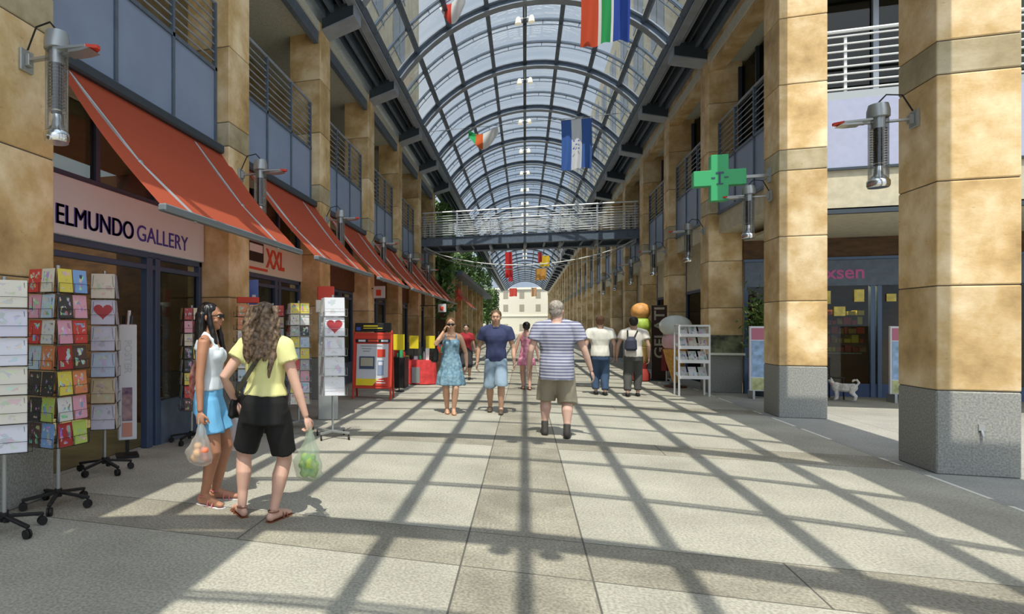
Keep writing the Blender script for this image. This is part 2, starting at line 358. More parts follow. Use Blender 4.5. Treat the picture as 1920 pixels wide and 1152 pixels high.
# ---------------------------------------------------------------- floor
YEND = 118.0
def floor():
    mb = MB(); J = .012
    xs = [(-14, -4.46, 3), (-4.46, -.385, 0), (-.385, .385, 1), (.385, 3.84, 0), (3.84, 3.885, 4), (3.885, 5.0, 3), (5.0, 26, 3)]
    ys = []; y = -12.2
    k = -4
    ys.append((-14, PY(-4)+.15, 0))
    while PY(k) < YEND+12:
        a = PY(k)+.15; ys.append((a, a+.66, 1)); ys.append((a+.66, PY(k+1)+.15, 0)); k += 1
    for xa, xb, mx in xs:
        for ya, yb, my in ys:
            mi = mx
            if mx == 0 and my: mi = 1
            if mx == 4:
                n = 3; 
                for q in range(n):
                    a = ya+(yb-ya)*q/n; b = ya+(yb-ya)*(q+.8)/n; c = ya+(yb-ya)*(q+1)/n
                    mb.add([(xa, a, 0), (xb, a, 0), (xb, b, 0), (xa, b, 0)], [(0, 1, 2, 3)], 4 if q else 3)
                    mb.add([(xa, b, 0), (xb, b, 0), (xb, c, 0), (xa, c, 0)], [(0, 1, 2, 3)], 3)
                continue
            # joints around every slab
            j = J if mx in (0, 1) else J*.6
            cuts = [(xa, xb)]
            if mx == 0 and my: cuts = [(xa, xa+(xb-xa)*.34), (xa+(xb-xa)*.34, xb)] if xa > 0 else [(xa, xa+(xb-xa)*.62), (xa+(xb-xa)*.62, xb)]
            for a, b in cuts:
                mb.add([(a+j/2, ya+j/2, 0), (b-j/2, ya+j/2, 0), (b-j/2, yb-j/2, 0), (a+j/2, yb-j/2, 0)], [(0, 1, 2, 3)], mi)
                for q in [(a, a+j/2, ya, yb), (b-j/2, b, ya, yb), (a+j/2, b-j/2, ya, ya+j/2), (a+j/2, b-j/2, yb-j/2, yb)]:
                    mb.add([(q[0], q[2], 0), (q[1], q[2], 0), (q[1], q[3], 0), (q[0], q[3], 0)], [(0, 1, 2, 3)], 2)
    mb.box(-14, 26, -14, YEND+12, -.2, -.01, 3)
    o = mb.build('floor', ['field', 'band', 'joint', 'side', 'slot'], fix=False); struct(o)
floor()
gr = MB().box(-120, 120, -60, -14, -.2, -.02).box(-120, -14, -14, 200, -.2, -.02).box(26, 120, -14, 200, -.2, -.02).box(-14, 26, YEND+12, 200, -.2, -.02).build('ground', 'side'); struct(gr)

# ---------------------------------------------------------------- pillars
COURSES = [(.85, 1.91, 0), (1.91, 2.97, 0), (2.97, 4.05, 0), (4.05, 4.39, 1), (4.39, 5.46, 0), (5.46, 6.55, 0), (6.55, 7.72, 0)]
def make_pillar():
    root = empty('stone_pillar')
    MB().box(0, .67, 0, PD, 0, .845).build('granite_plinth', 'granite', root, bevel=.012)
    mb = MB()
    for a, b, g in COURSES:
        mb.box(0, .67, 0, PD, a+.004, b-.004, g)
    mb.build('stone_shaft', ['stone', 'stone_grey'], root, bevel=.014, bseg=2)
    mb = MB().box(.012, .658, .012, PD-.012, .84, 7.72)
    mb.build('joint_core', 'joint', root)
    return root
pillar0 = make_pillar(); used = [False]
def pillar(side, i, label, group=None):
    o = pillar0 if not used[0] else copy_tree(pillar0); used[0] = True
    o.location = (PX if side > 0 else -PX-.67, PY(i), 0)
    tag(o, label, 'pillar', group); return o
for i in range(0, 7):
    pillar(-1, i, ['tall ochre stone pillar at the left edge beside the gallery shop', 'ochre stone pillar between the gallery shop and the second red awning',
                   'ochre stone pillar just past the shop with the red XXL sign', 'ochre stone pillar, fourth along the left arcade', 'ochre stone pillar, fifth along the left arcade',
                   'ochre stone pillar where the footbridge meets the left arcade', 'last tall ochre pillar of the left arcade, just past the footbridge'][i])
for i in range(-1, 29):
    lab = {0: 'ochre pillar right beside the camera at the right edge', 1: 'nearest large sunlit ochre stone pillar at the right edge', 2: 'second sunlit ochre stone pillar on the right, before the plaza shop',
           3: 'ochre stone pillar on the right behind the white display rack', 4: 'ochre stone pillar on the right behind the big ice cream cone', 5: 'ochre stone pillar where the footbridge meets the right arcade'}.get(i)
    if i < 0: lab = 'ochre pillar behind the camera on the right'
    pillar(1, i, lab or 'slim looking ochre stone pillar in the far right row beyond the footbridge', 'far pillars of the right arcade' if not (i in (-1, 0, 1, 2, 3, 4, 5)) else None)

# ---------------------------------------------------------------- vaulted glass roof
RC, RR = 9.87-4.23, 4.23           # arc centre height and radius
XG = 3.33
AX = [-3.33, -2.76, -1.92, -.95, 0, .95, 1.92, 2.76, 3.33]
def zr(x, r=RR): return RC+math.sqrt(r*r-x*x)
def arc(x0, x1, n, r=RR):
    a0 = math.asin(x0/RR); a1 = math.asin(x1/RR); return [(r*math.sin(a0+(a1-a0)*i/n), RC+r*math.cos(a0+(a1-a0)*i/n)) for i in range(n+1)]
ROOF0, ROOF1 = PY(-2)+.33, PY(28)+.33
ceil_ = empty('ceiling', kind='structure')
def arcbar(y, w, r0, r1, mi=0, mb=None, n=24):
    mb = mb or MB(); A = arc(-XG, XG, n, r0); B = arc(-XG, XG, n, r1)
    vs = []
    for (a, b) in zip(A, B): vs += [(a[0], y-w/2, a[1]), (a[0], y+w/2, a[1]), (b[0], y+w/2, b[1]), (b[0], y-w/2, b[1])]
    fs = [(i*4+j, i*4+(j+1) % 4, i*4+4+(j+1) % 4, i*4+4+j) for i in range(n) for j in range(4)]+[(3, 2, 1, 0), (n*4, n*4+1, n*4+2, n*4+3)]
    return mb.add(vs, fs, mi)
mb = arcbar(0, .26, RR-.05, RR-.02, 1); arcbar(0, .05, RR-.2, RR-.04, 0, mb); arcbar(0, .26, RR-.23, RR-.20, 1, mb)
rib = mb.build('arch_rib', ['steel', 'steel_light'], ceil_, smooth=True)
mb = arcbar(-.035, .028, RR-.05, RR, 0); arcbar(.035, .028, RR-.05, RR, 0, mb); arcbar(0, .022, RR-.17, RR-.15, 0, mb)
for x, z in arc(-XG, XG, 16): mb.bar((x*.99, 0, z-.03), (x*.965, 0, z-.155), .018)
gbar = mb.build('glazing_bar', 'steel', ceil_)
k = -2; first = True
while PY(k) < ROOF1-.2:
    yc = PY(k)+.33
    r = rib if first else rib.copy()
    if not first: COL.objects.link(r)
    r.location = (0, yc, 0); r.parent = ceil_
    for t in (1/3, 2/3):
        if k > 14 and t > .5: continue
        g = gbar if (first and t < .5) else gbar.copy()
        if not (first and t < .5): COL.objects.link(g)
        g.location = (0, yc+3.97*t, 0); g.parent = ceil_
    first = False; k += 1
for x in AX:
    a = math.asin(x/RR); z = RC+(RR-.07)*math.cos(a); xx = (RR-.07)*math.sin(a); n = Vector((math.sin(a), 0, math.cos(a)))
    MB().bar((xx, ROOF0, z), (xx, ROOF1, z), .10 if abs(x) < 3 else .14, .13, up=n).build('purlin', 'steel_dark' if x == 0 else 'steel', ceil_)
mb = MB(); A = arc(-XG, XG, 32, RR+.02)
for (a, b) in zip(A[:-1], A[1:]): mb.add([(a[0], PY(-1)+.33 if a[0] < -1.95 else ROOF0, a[1]), (b[0], PY(-1)+.33 if a[0] < -1.95 else ROOF0, b[1]), (b[0], ROOF1, b[1]), (a[0], ROOF1, a[1])], [(0, 1, 2, 3)])
mb.build('glass', 'glass', ceil_, smooth=True, fix=False)
mb = MB()
for (a, b) in zip(A[:-1], A[1:]):
    if b[0] < -1.85: mb.add([(a[0], ROOF0, a[1]), (b[0], ROOF0, b[1]), (b[0], PY(-1)+.05, b[1]), (a[0], PY(-1)+.05, a[1])], [(0, 1, 2, 3)])
mb.build('shade_sheet', 'steel_light', ceil_, fix=False)  # unseen opaque sheet added behind the camera to shade the near-left floor
# gutters: a trough of several long beams on each side
for s in (-1, 1):
    mb = MB(); y0, y1 = ROOF0, ROOF1
    def B(xa, xb, za, zb, mi=0): mb.box(min(s*xa, s*xb), max(s*xa, s*xb), y0, y1, za, zb, mi)
    B(3.30, 3.36, 8.02, 8.34, 0); B(3.24, 3.42, 8.0, 8.03, 1); B(3.28, 3.40, 8.32, 8.35, 0)
    B(3.40, 3.92, 8.20, 8.24, 2); B(3.56, 3.60, 7.98, 8.2, 2); B(3.72, 3.80, 7.92, 8.2, 0); B(3.90, 4.10, 7.84, 8.30, 0)
    B(3.46, 3.50, 8.06, 8.2, 1)
    mb.build('gutter_beam', ['steel', 'steel_light', 'steel_dark'], ceil_)
mb = MB(); mb.prism([(0, 7.60), (-.66, 7.78), (-.66, 8.08), (0, 8.08)], 'y', .10, .56, 0)
mb.prism([(0, 7.575), (-.70, 7.765), (-.70, 8.10), (-.675, 8.10), (-.675, 7.79), (0, 7.60)], 'y', .07, .59, 1)
br = mb.build('bracket', ['steel_dark', 'steel_light'], ceil_); first = True
for s, rng in ((-1, range(-1, 7)), (1, range(-1, 28))):
    for i in rng:
        b = br if first else br.copy()
        if not first: COL.objects.link(b)
        first = False; b.parent = ceil_
        b.location = (s*PX, PY(i), 0); b.scale = (s, 1, 1)
# roof lamps: pairs of globes under the ridge
lamp = empty('roof_lamp')
mb = MB().tube([(0, 0, 0), (0, 0, -.34)], .014).tube([(-.2, 0, -.34), (.2, 0, -.34)], .014)
mb.build('lamp_arm', 'grey_metal', lamp)
for x in (-.16, .16):
    mb = MB(); mb.lathe([(.04, .10), (.06, .06), (.08, -.06), (.06, -.08), (.02, -.09)], (x, 0, -.4))
    mb.build('lamp_shade', 'bulb', lamp, smooth=True)
for i in range(-1, 18):
    o = lamp if i == -1 else copy_tree(lamp); o.location = (0, PY(i)+.33, 9.62)
    tag(o, 'twin cream globe lamp under the roof ridge, %s along the vault' % ORD[i-2] if 2 <= i < 8 else 'tiny twin globe lamp far along the roof ridge' if i >= 8 else 'twin globe lamp under the roof ridge above the camera, number %s' % ORD[i+1],
        'lamp', 'roof lamps along the ridge' )

# ---------------------------------------------------------------- walls behind the pillars
def wallobj(name, mb, m, smooth=False): return struct(mb.build(name, m))
XB = 4.19
Y6 = PY(6)+PD
# left building
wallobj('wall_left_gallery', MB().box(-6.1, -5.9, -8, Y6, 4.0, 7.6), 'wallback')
wallobj('ceiling_left_soffit', MB().box(-6.1, -3.99, -8, Y6, 7.52, 7.7), 'soffit')
wallobj('trim_left_soffit', MB().box(-4.12, -4.02, -8, Y6, 7.28, 7.52), 'steel')
wallobj('floor_left_gallery', MB().box(-6.1, -4.19, -8, Y6, 3.86, 4.02), 'beige')
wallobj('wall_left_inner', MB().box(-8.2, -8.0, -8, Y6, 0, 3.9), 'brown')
wallobj('wall_left_end', MB().box(-8.2, -4.1, Y6, Y6+.2, 0, 7.6), 'wallback')
def upper(side, y0, y1, name, x=4.75):
    mb = MB(); xa, xb = (x, x+.3) if side > 0 else (-x-.3, -x)
    mb.box(xa, xb, y0, y1, 7.7, 17.5, 0)
    y = y0+.5
    while y+2.6 < y1:
        for z in (9.3, 12.2, 14.9):
            xo = x-.02 if side > 0 else -x-.04
            mb.box(xo, xo+.06, y, y+1.1, z, z+1.7, 1); mb.box(xo, xo+.06, y+1.25, y+2.3, z, z+1.7, 1)
            mb.box(xo-.01, xo+.07, y-.08, y+2.4, z-.1, z, 2)
        y += 3.97
    wallobj(name, mb, ['upper', 'upwin', 'steel_light'])
upper(-1, -2, Y6, 'wall_left_upper'); upper(1, PY(3), YEND, 'wall_right_upper')
# right building beyond the open plaza
Y3 = PY(3)
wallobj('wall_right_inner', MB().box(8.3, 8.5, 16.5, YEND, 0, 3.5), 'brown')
wallobj('floor_right_gallery', MB().box(4.19, 9, PY(2)+.62, YEND, 3.6, 4.05), 'beige')
wallobj('ceiling_right_soffit', MB().box(3.99, 6.5, PY(2)+.68, YEND, 7.45, 7.7), 'soffit')
wallobj('trim_right_lintel', MB().box(4.0, 4.3, PY(2)+PD, YEND, 7.3, 7.9), 'stone')

# balconies, one per bay
def make_balcony(side):
    root = empty('balcony'); x = side*XB; L = 3.97-PD
    for q in range(3):
        a = L*q/3+.015; b = L*(q+1)/3-.015
        MB().box(min(x, x-side*-.05), max(x, x-side*-.05), a, b, 4.05, 5.12).build('panel', 'panel', root, bevel=.004)
    mb = MB()
    for q in range(4): yy = min(max(L*q/3, .03), L-.03); mb.bar((x, yy, 4.03), (x, yy, 6.08), .05, .05)
    mb.bar((x, 0, 4.05), (x, L, 4.05), .07, .06).bar((x, 0, 5.14), (x, L, 5.14), .05, .05)
    mb.build('post_frame', 'steel', root)
    mb = MB()
    for q in range(7): mb.tube([(x, 0, 5.26+q*.115), (x, L, 5.26+q*.115)], .011, 6)
    mb.build('rail_bars', 'steel_light', root)
    MB().tube([(x, 0, 6.09), (x, L, 6.09)], .026, 8).build('handrail', 'steel_light', root)
    return root
bl = make_balcony(-1); bfirst = True
for i in range(-1, 6):
    o = bl if bfirst else copy_tree(bl); bfirst = False; o.location = (0, PY(i)+PD, 0)
    tag(o, 'blue grey balcony front with railing above the left arcade, %s' % ['above the gallery shop', 'above the second awning', 'third from the left edge', 'fourth from the left edge', 'fifth from the left edge', 'last one at the footbridge'][i] if i >= 0 else 'blue grey balcony front behind the camera on the left', 'balcony', 'balconies of the left arcade')
brt = make_balcony(1); bfirst = True
for i in range(2, 28):
    o = brt if bfirst else copy_tree(brt); bfirst = False; o.location = (0, PY(i)+PD, 0)
    tag(o, ['balcony railing behind the green cross on the right', 'balcony railing on the right, second beyond the green cross', 'balcony railing on the right, last before the footbridge'][i-2] if i < 5 else 'distant balcony railing of the right arcade beyond the footbridge', 'balcony', 'balconies of the right arcade' if i < 5 else 'far balconies of the right arcade')
# right upper windows behind the balconies
mb = MB()
for i in range(2, 28):
    a = PY(i)+PD; mb.box(4.62, 4.66, a, a+3.31, 4.05, 7.3, 0)
    for q in (0, 1.1, 2.2, 3.25): mb.box(4.56, 4.62, a+q, a+q+.06, 4.05, 7.3, 1)
    mb.box(4.56, 4.62, a, a+3.31, 6.4, 6.46, 1)
struct(mb.build('window_1', ['darkglass', 'steel_dark']))
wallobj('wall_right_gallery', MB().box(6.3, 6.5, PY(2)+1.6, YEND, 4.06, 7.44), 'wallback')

# left gallery windows
mb = MB()
for i in range(-1, 6):
    a = PY(i)+PD+.5
    for q in (0, 1.3): mb.box(-5.9, -5.86, a+q, a+q+1.0, 4.1, 6.5, 0); mb.box(-5.89, -5.84, a+q+.47, a+q+.53, 4.1, 6.5, 1)
struct(mb.build('window_2', ['darkglass', 'steel']))

# ---------------------------------------------------------------- awnings
def make_awning():
    root = empty('awning'); L = 3.97-PD
    xt, zt, xf_, zf = -4.14, 4.0, -2.95, 2.52
    n = 10; vs = []
    for i in range(n+1):
        t = i/n; sag = -.05*math.sin(PI*t)
        for y in (.12, L+.10): vs.append((xt+(xf_-xt)*t+sag*.6, y, zt+(zf-zt)*t+sag))
    mb = MB(); mb.add(vs, [(2*i, 2*i+1, 2*i+3, 2*i+2) for i in range(n)])
    o = mb.build('fabric', 'awning', root, smooth=True, fix=False)
    MB().box(xt-.05, xt+.12, .05, L-.05, 3.92, 4.04).build('cassette', 'steel_dark', root, bevel=.02)
    MB().box(xf_-.04, xf_+.04, .10, L+.12, zf-.035, zf+.03).build('front_bar', mat('bar_grey', (.22, .25, .27), .4, .3), root, bevel=.012)
    for y, y2 in ((.28, .69), (2.54, 2.70)):
        mb = MB(); d = .10; ym = (y+y2)/2
        mb.bar((xt+.05, y, zt-.12), (-3.45, ym, 3.12-d), .055, .06); mb.bar((-3.45, ym, 3.12-d), (xf_, y2, zf-.03), .065, .06)
        mb.ell((-3.45, ym, 3.12-d), .045)
        mb.build('folding_arm', 'grey_metal', root, bevel=.006)
    return root
aw = make_awning()
for i in range(0, 6):
    o = aw if i == 0 else copy_tree(aw); o.location = (0, PY(i)+PD, 0)
    tag(o, 'red fabric awning, %s' % ['nearest one, over the gallery shop', 'second one, over the red XXL sign', 'third from the left edge of the photo', 'fourth in the row on the left', 'fifth in the row on the left', 'last of the row before the trees'][i], 'awning', 'red awnings of the left arcade')
o = copy_tree(aw); o.location = (0.12, 34.4, 0); tag(o, 'small separate red awning beyond the trees on the left', 'awning')

# ---------------------------------------------------------------- wall lanterns on the pillars
def make_lantern():                    # pillar face at x=0, hangs out towards +x
    root = empty('wall_lantern')
    MB().box(0, .03, -.07, .07, 3.62, 3.80).box(.03, .07, -.03, .03, 3.66, 3.76).build('wall_plate', 'grey_metal', root, bevel=.005)
    MB().bar((.03, 0, 3.71), (.62, 0, 3.71), .05, .02).prism([(.5, 3.69), (.62, 3.69), (.70, 3.70), (.62, 3.73), (.5, 3.73)], 'y', -.07, .07).build('arm', 'grey_metal', root)
    MB().prism([(.42, -.10), (.66, -.07), (.72, 0), (.66, .07), (.42, .10)], 'z', 3.715, 3.735).build('grey_plate', 'grey_metal', root)
    MB().prism([(.66, -.068), (.74, -.02), (.74, .02), (.66, .068)], 'z', 3.712, 3.738).build('red_tip', 'red', root)
    MB().lathe([(.02, .14), (.085, .12), (.10, .05), (.10, -.02), (.085, -.03)], (.33, 0, 3.78)).build('cap', 'grey_metal', root, smooth=True)
    MB().tube([(.33, 0, 3.92), (.26, 0, 4.0), (.12, 0, 3.98), (.03, 0, 3.8)], .008).build('cable', 'black', root)
    MB().lathe([(.088, 3.76), (.088, 3.09)], (.33, 0, 0), 24).build('glass_tube', 'lampglass', root, smooth=True)
    mb = MB()
    for q in range(15): mb.lathe([(.05, 3.25+q*.027), (.074, 3.256+q*.027), (.05, 3.262+q*.027)], (.33, 0, 0), 18)
    mb.build('louvre_stack', 'chrome', root)
    MB().tube([(.33, 0, 3.76), (.33, 0, 3.64)], .06, 16).build('burner', 'grey_metal', root, smooth=True)
    MB().tube([(.33, 0, 3.66), (.33, 0, 3.24)], .042, 16).build('core', 'black', root, smooth=True)
    MB().lathe([(.09, 3.0), (.10, 3.02), (.10, 3.07), (.085, 3.09), (.045, 3.14), (.035, 3.23)], (.33, 0, 0), 24).build('flared_base', 'chrome', root, smooth=True)
    return root
lt = make_lantern(); lfirst = True
for s, rng in ((-1, range(0, 6)), (1, range(1, 8))):
    for i in rng:
        o = lt if lfirst else copy_tree(lt); lfirst = False
        o.location = (s*PX, PY(i)+.33, 0); o.rotation_euler = (0, 0, 0 if s < 0 else PI)
        lab = ['grey cylinder lantern on the leftmost pillar', 'cylinder lantern between the first and second red awnings', 'cylinder lantern on the third left pillar', 'cylinder lantern on the fourth left pillar', 'cylinder lantern on the fifth left pillar', 'cylinder lantern on the left pillar by the footbridge'][i] if s < 0 else \
              {1: 'cylinder lantern on the nearest right pillar', 2: 'cylinder lantern beside the green cross on the second right pillar', 3: 'cylinder lantern on the right pillar behind the white rack', 4: 'cylinder lantern on the fourth right pillar', 5: 'cylinder lantern on the right pillar by the footbridge', 6: 'cylinder lantern on the first right pillar past the bridge', 7: 'cylinder lantern on the second right pillar past the bridge'}[i]
        tag(o, lab, 'lantern')

# ---------------------------------------------------------------- left shopfronts
def shopfront_left(i, label, kind):
    y0 = PY(i)+PD; L = 3.97-PD; X = -4.46
    root = empty('shopfront', (0, y0, 0), 0, label, 'shopfront')
    mb = MB()
    mb.box(X-.05, X+.05, 0, L, 2.34, 2.41).box(X-.04, X+.04, 0, .06, 0, 3.86).box(X-.04, X+.05, L-.08, L, 0, 3.86).box(X-.05, X+.05, 0, L, 3.0, 3.07)
    d0, d1 = (0, 2.0) if kind == 'gallery' else (2.2, 3.2)
    mb.box(X-.05, X+.05, 2.0, 2.12, 0, 2.36).box(X-.05, X+.05, 2.18, 2.28, 0, 2.36).box(X-.04, X+.04, 0, L, 2.2, 2.26)
    mb.build('frame', 'frame_blue', root, bevel=.006)
    MB().box(X-.04, X+.0, .06, L-.08, 3.07, 3.86).build('transom_glass', 'winglass', root)
    for q in (1.1, 2.2): MB().box(X-.05, X+.03, q, q+.07, 3.07, 3.86).build('mullion', 'frame_blue', root)
    MB().box(X-.02, X, 2.28, L-.08, .55, 2.2).build('window_pane', 'winglass', root)
    MB().box(X-.06, X+.06, 2.28, L-.08, 0, .55).build('stall_riser', 'steel', root)
    if kind != 'gallery':
        MB().box(X-.02, X, .1, 2.0, .55, 2.2).build('window_pane', 'winglass', root)
        MB().box(X-.06, X+.06, .1, 2.0, 0, .55).build('stall_riser', 'steel', root)
    sg = MB().box(X+.02, X+.10, .03, L-.03, 2.41, 3.0).build('sign_board', {'gallery': 'sign', 'xxl': 'cream'}.get(kind, 'wood'), root, bevel=.008)
    if kind == 'gallery':
        for dy in (0, .007, .014): text('bold_sign_lettering', 'ELMUNDO', .27, 'navy', sg, (X+.105, 4.77-y0+dy, 2.51), width=1.21, height=.20)
        text('sign_lettering', 'GALLERY', .27, 'navy', sg, (X+.105, 6.06-y0, 2.515), width=1.12, height=.19)
    if kind == 'xxl':
        text('sign_lettering', 'XXL', .4, 'redtext', sg, (X+.105, 1.45, 2.55), width=.85, height=.34, off=.012)
        MB().box(X+.104, X+.115, .3, .66, 2.50, 2.92).build('red_stroke', 'redtext', sg)
        MB().box(X+.104, X+.115, .3, 1.5, 2.46, 2.50).build('red_stroke', 'redtext', sg)
        MB().box(X+.104, X+.118, .72, 1.32, 2.60, 2.93).build('badge', 'black', sg)
        MB().box(X+.118, X+.121, .76, 1.28, 2.76, 2.89).build('pale_stripe', 'white', sg)
    # side walls of the shop and its shelves
    mb = MB().box(-8, -4.55, -.35, -.30, 0, 3.86).box(-8, X-.1, -.3, L+.3, -.01, .01)
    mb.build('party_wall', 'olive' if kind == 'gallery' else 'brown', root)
    mb = MB()
    for z in (.5, 1.0, 1.5, 2.0): mb.box(-7.9, -7.5, .2, 3.1, z, z+.03, 0)
    for z in (.53, 1.03, 1.53):
        y = .25
        while y < 3.0:
            w = random.uniform(.08, .3); mb.box(-7.85, -7.6, y, y+w, z, z+random.uniform(.15, .4), random.choice((1, 2, 3, 4))); y += w+.03
    sh = mb.build('display_shelves', ['wood', 'red', 'cream', 'yellow', 'blue'], root)
    sh['kind'] = 'stuff'
    return root
shopfront_left(0, 'blue framed gallery shopfront with white ELMUNDO GALLERY sign', 'gallery')
shopfront_left(1, 'shopfront with the cream sign lettered red XXL', 'xxl')
for i in range(2, 6): shopfront_left(i, 'dark %s shopfront of the left arcade, %s' % (['red-signed', 'wood-signed', 'brown', 'shaded'][i-2], ['behind the black-topped sandwich board', 'behind the red-clothed table', 'near the woman in the blue dress', 'under the footbridge'][i-2]), 'plain')
# unseen fill lights added to keep the first two shop interiors from going black
for i in (0, 1):
    l = bpy.data.objects.new('shop_light', bpy.data.lights.new('shop_light', 'AREA')); COL.objects.link(l)
    l.data.energy = 6; l.data.size = 1.5; l.data.color = (1, .85, .6); l.location = (-6.4, PY(i)+2.3, 3.7)

# ---------------------------------------------------------------- right shopfronts under the arcade
def shopfront_right(i, label, group=None):
    y0 = PY(i)+PD; L = 3.97-PD; X = 4.46
    root = empty('shopfront', (0, y0, 0), 0, label, 'shopfront', group)
    mb = MB().box(X-.05, X+.05, 0, L, 2.4, 2.48).box(X-.04, X+.04, 0, .08, 0, 3.6).box(X-.04, X+.04, L-.08, L, 0, 3.6).box(X-.05, X+.05, 1.6, 1.7, 0, 2.4)
    mb.build('frame', 'frame_blue', root)
    MB().box(X, X+.02, .08, L-.08, 0, 2.4).build('window_pane', 'darkglass', root)
    MB().box(X-.03, X+.05, .05, L-.05, 2.48, 3.6).build('fascia', 'beige', root)
    return root
for i in range(3, 28):
    shopfront_right(i, ['dark glazed shopfront behind the big ice cream cone', 'dark glazed shopfront behind the tall letter board', 'dark glazed shopfront beneath the footbridge end'][i-3] if i < 6 else 'distant shopfront of the right arcade', 'far shopfronts of the right arcade' if i >= 6 else None)

# ---------------------------------------------------------------- plaza side building (faces the camera)
YS = 12.02; YG = 15.55
mb = MB().box(4.66, 18, YS, YS+.2, 3.42, 4.1)
wallobj('wall_plaza_band', mb, 'beige')
wallobj('trim_plaza_band', MB().box(4.66, 18, YS-.05, YS+.05, 3.36, 3.43), 'steel_dark')
wallobj('trim_plaza_ledge', MB().box(4.66, 18, YS-.05, YS+.02, 4.08, 4.12), 'steel_dark')
wallobj('ceiling_plaza', MB().box(4.66, 18, YS, YG+.2, 3.40, 3.46), 'beige')
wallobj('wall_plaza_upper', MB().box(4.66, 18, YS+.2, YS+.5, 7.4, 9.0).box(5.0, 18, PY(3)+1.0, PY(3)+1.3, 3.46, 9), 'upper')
mb = MB().box(4.66, 18, YS+.9, YS+.93, 4.1, 7.5, 0)
for q in range(12): mb.box(4.66+q*1.15, 4.74+q*1.15, YS+.84, YS+.9, 4.1, 7.5, 1)
struct(mb.build('window_3', ['darkglass', 'steel_light']))
root = empty('balcony', (4.66, YS, 0), 0, 'long pale lilac balcony with white rails facing the plaza', 'balcony')
for q in range(11): MB().box(q*1.2+.01, q*1.2+1.19, -.02, .02, 4.12, 5.25).build('panel', 'panel_pale', root)
mb = MB()
for q in range(8): mb.tube([(0, 0, 5.42+q*.125), (13.3, 0, 5.42+q*.125)], .016, 6)
mb.build('rail_bars', 'alu', root)
for q in range(0, 6): MB().bar((.4+q*2.6, .03, 4.1), (.4+q*2.6, .03, 6.3), .04).build('post', 'alu', root)
MB().tube([(0, 0, 6.38), (13.3, 0, 6.38)], .03).build('handrail', 'alu', root)
MB().box(0, 13.3, -.01, .02, 5.25, 5.38).build('mesh_strip', 'grey_metal', root)
# plaza shop
root = empty('shopfront', (4.66, YG, 0), 0, 'plaza shop with grey fascia and pink lettering behind the right pillars', 'shopfront')
MB().box(0, 13, -.06, .06, 2.36, 2.92).build('fascia', 'steel', root, bevel=.01)
text('fascia_lettering', 'nxsen', .3, 'pink', root, (1.32, -.065, 2.52), '-y', width=.86, height=.2, off=.006)
mb = MB()
for x in (0, 1.2, 2.3, 2.42, 4.2, 6.2, 8.2): mb.box(x, x+.07, -.05, .05, 0, 2.36)
mb.box(0, 13, -.04, .04, 2.92, 2.98)
mb.build('frame', mat('shop_frame', (.10, .16, .28), .4), root)
MB().box(0, 13, -.03, .03, 0, .28).build('kick_panel', mat('kick_blue', (.06, .10, .22), .5), root)
MB().box(0, 13, -.01, .01, .28, 2.36).build('window_pane', 'winglass', root)
MB().box(0, 13, 0, .05, 2.98, 3.42).build('transom', 'brown', root)
for (x, z, w, h) in [(1.33, 1.98, .27, .28), (2.02, 2.02, .17, .26), (1.66, 1.72, .2, .2), (2.58, 2.02, .16, .16), (.9, 2.0, .2, .2)]:
    MB().box(x, x+w, -.04, -.03, z, z+h).build('yellow_notice', mat('notice', (.72, .60, .15), .5, noise_=.2), root)
mb = MB().box(1.0, 2.3, .3, .9, .90, .94, 0)
for z in (.94, 1.14, 1.34, 1.54, 1.74):
    x = .9
    while x < 2.3:
        w = random.uniform(.05, .14); mb.box(x, x+w, .35, .6, z, z+random.uniform(.08, .17), random.choice((1, 2, 1, 3, 2))); x += w+.02
    mb.box(.9, 2.35, .3, .65, z-.02, z, 4)
s_ = mb.build('goods_shelves', ['cream', 'red', 'goods', 'yellow', 'wood'], root); s_['kind'] = 'stuff'
wallobj('wall_plaza_inner', MB().box(4.6, 18, YG+3, YG+3.1, 0, 3.4), 'brown')
l = bpy.data.objects.new('shop_light', bpy.data.lights.new('shop_light', 'AREA')); COL.objects.link(l)  # unseen fill light added to brighten the goods behind the plaza window
l.data.energy = 90; l.data.size = .8; l.data.color = (1, .8, .5); l.location = (6.4, YG+1.0, 2.8); l.rotation_euler = (math.radians(-35), 0, 0)

# ---------------------------------------------------------------- footbridge
YB0, YB1 = 24.6, 26.6
root = empty('footbridge', (0, YB0, 0), 0, 'blue grey steel footbridge with pale rails spanning the arcade', 'bridge')
MB().box(-4.2, 4.2, 0, YB1-YB0, 4.95, 5.03).build('deck', 'steel', root)
mb = MB()
for y in (0, YB1-YB0): mb.box(-4.2, 4.2, y-.03, y+.03, 4.78, 5.10, 0).box(-4.2, 4.2, y-.09, y+.09, 4.76, 4.79, 0).box(-4.2, 4.2, y-.07, y+.07, 5.09, 5.11, 0)
for q in range(13): mb.box(-4.2+q*.7, -4.12+q*.7, 0, YB1-YB0, 4.80, 4.95)
mb.build('edge_beam', 'steel', root)
mb = MB()
for q in range(7): x = -3.9+q*1.3; mb.box(x-.05, x+.05, .02, YB1-YB0, 4.62, 4.80)
mb.box(-4.2, 4.2, .9, 1.0, 4.60, 4.66).build('under_beam', 'steel_light', root)
mb = MB()
for y in (-.02, YB1-YB0+.02):
    for q in range(9): z = 5.2+q*.095; mb.tube([(-4.0, y, z), (4.0, y, z)], .014, 6)
mb.build('rail_bars', 'alu', root)
mb = MB()
for y in (-.02, YB1-YB0+.02): mb.tube([(-4.0, y, 6.12), (4.0, y, 6.12)], .03, 8)
mb.build('handrail', 'alu', root)
for y in (0, YB1-YB0):
    mb = MB()
    for q in range(7): x = -3.9+q*1.3; mb.bar((x, y, 5.05), (x, y, 6.1), .06)
    mb.build('posts', 'steel_light', root)
mb = MB()
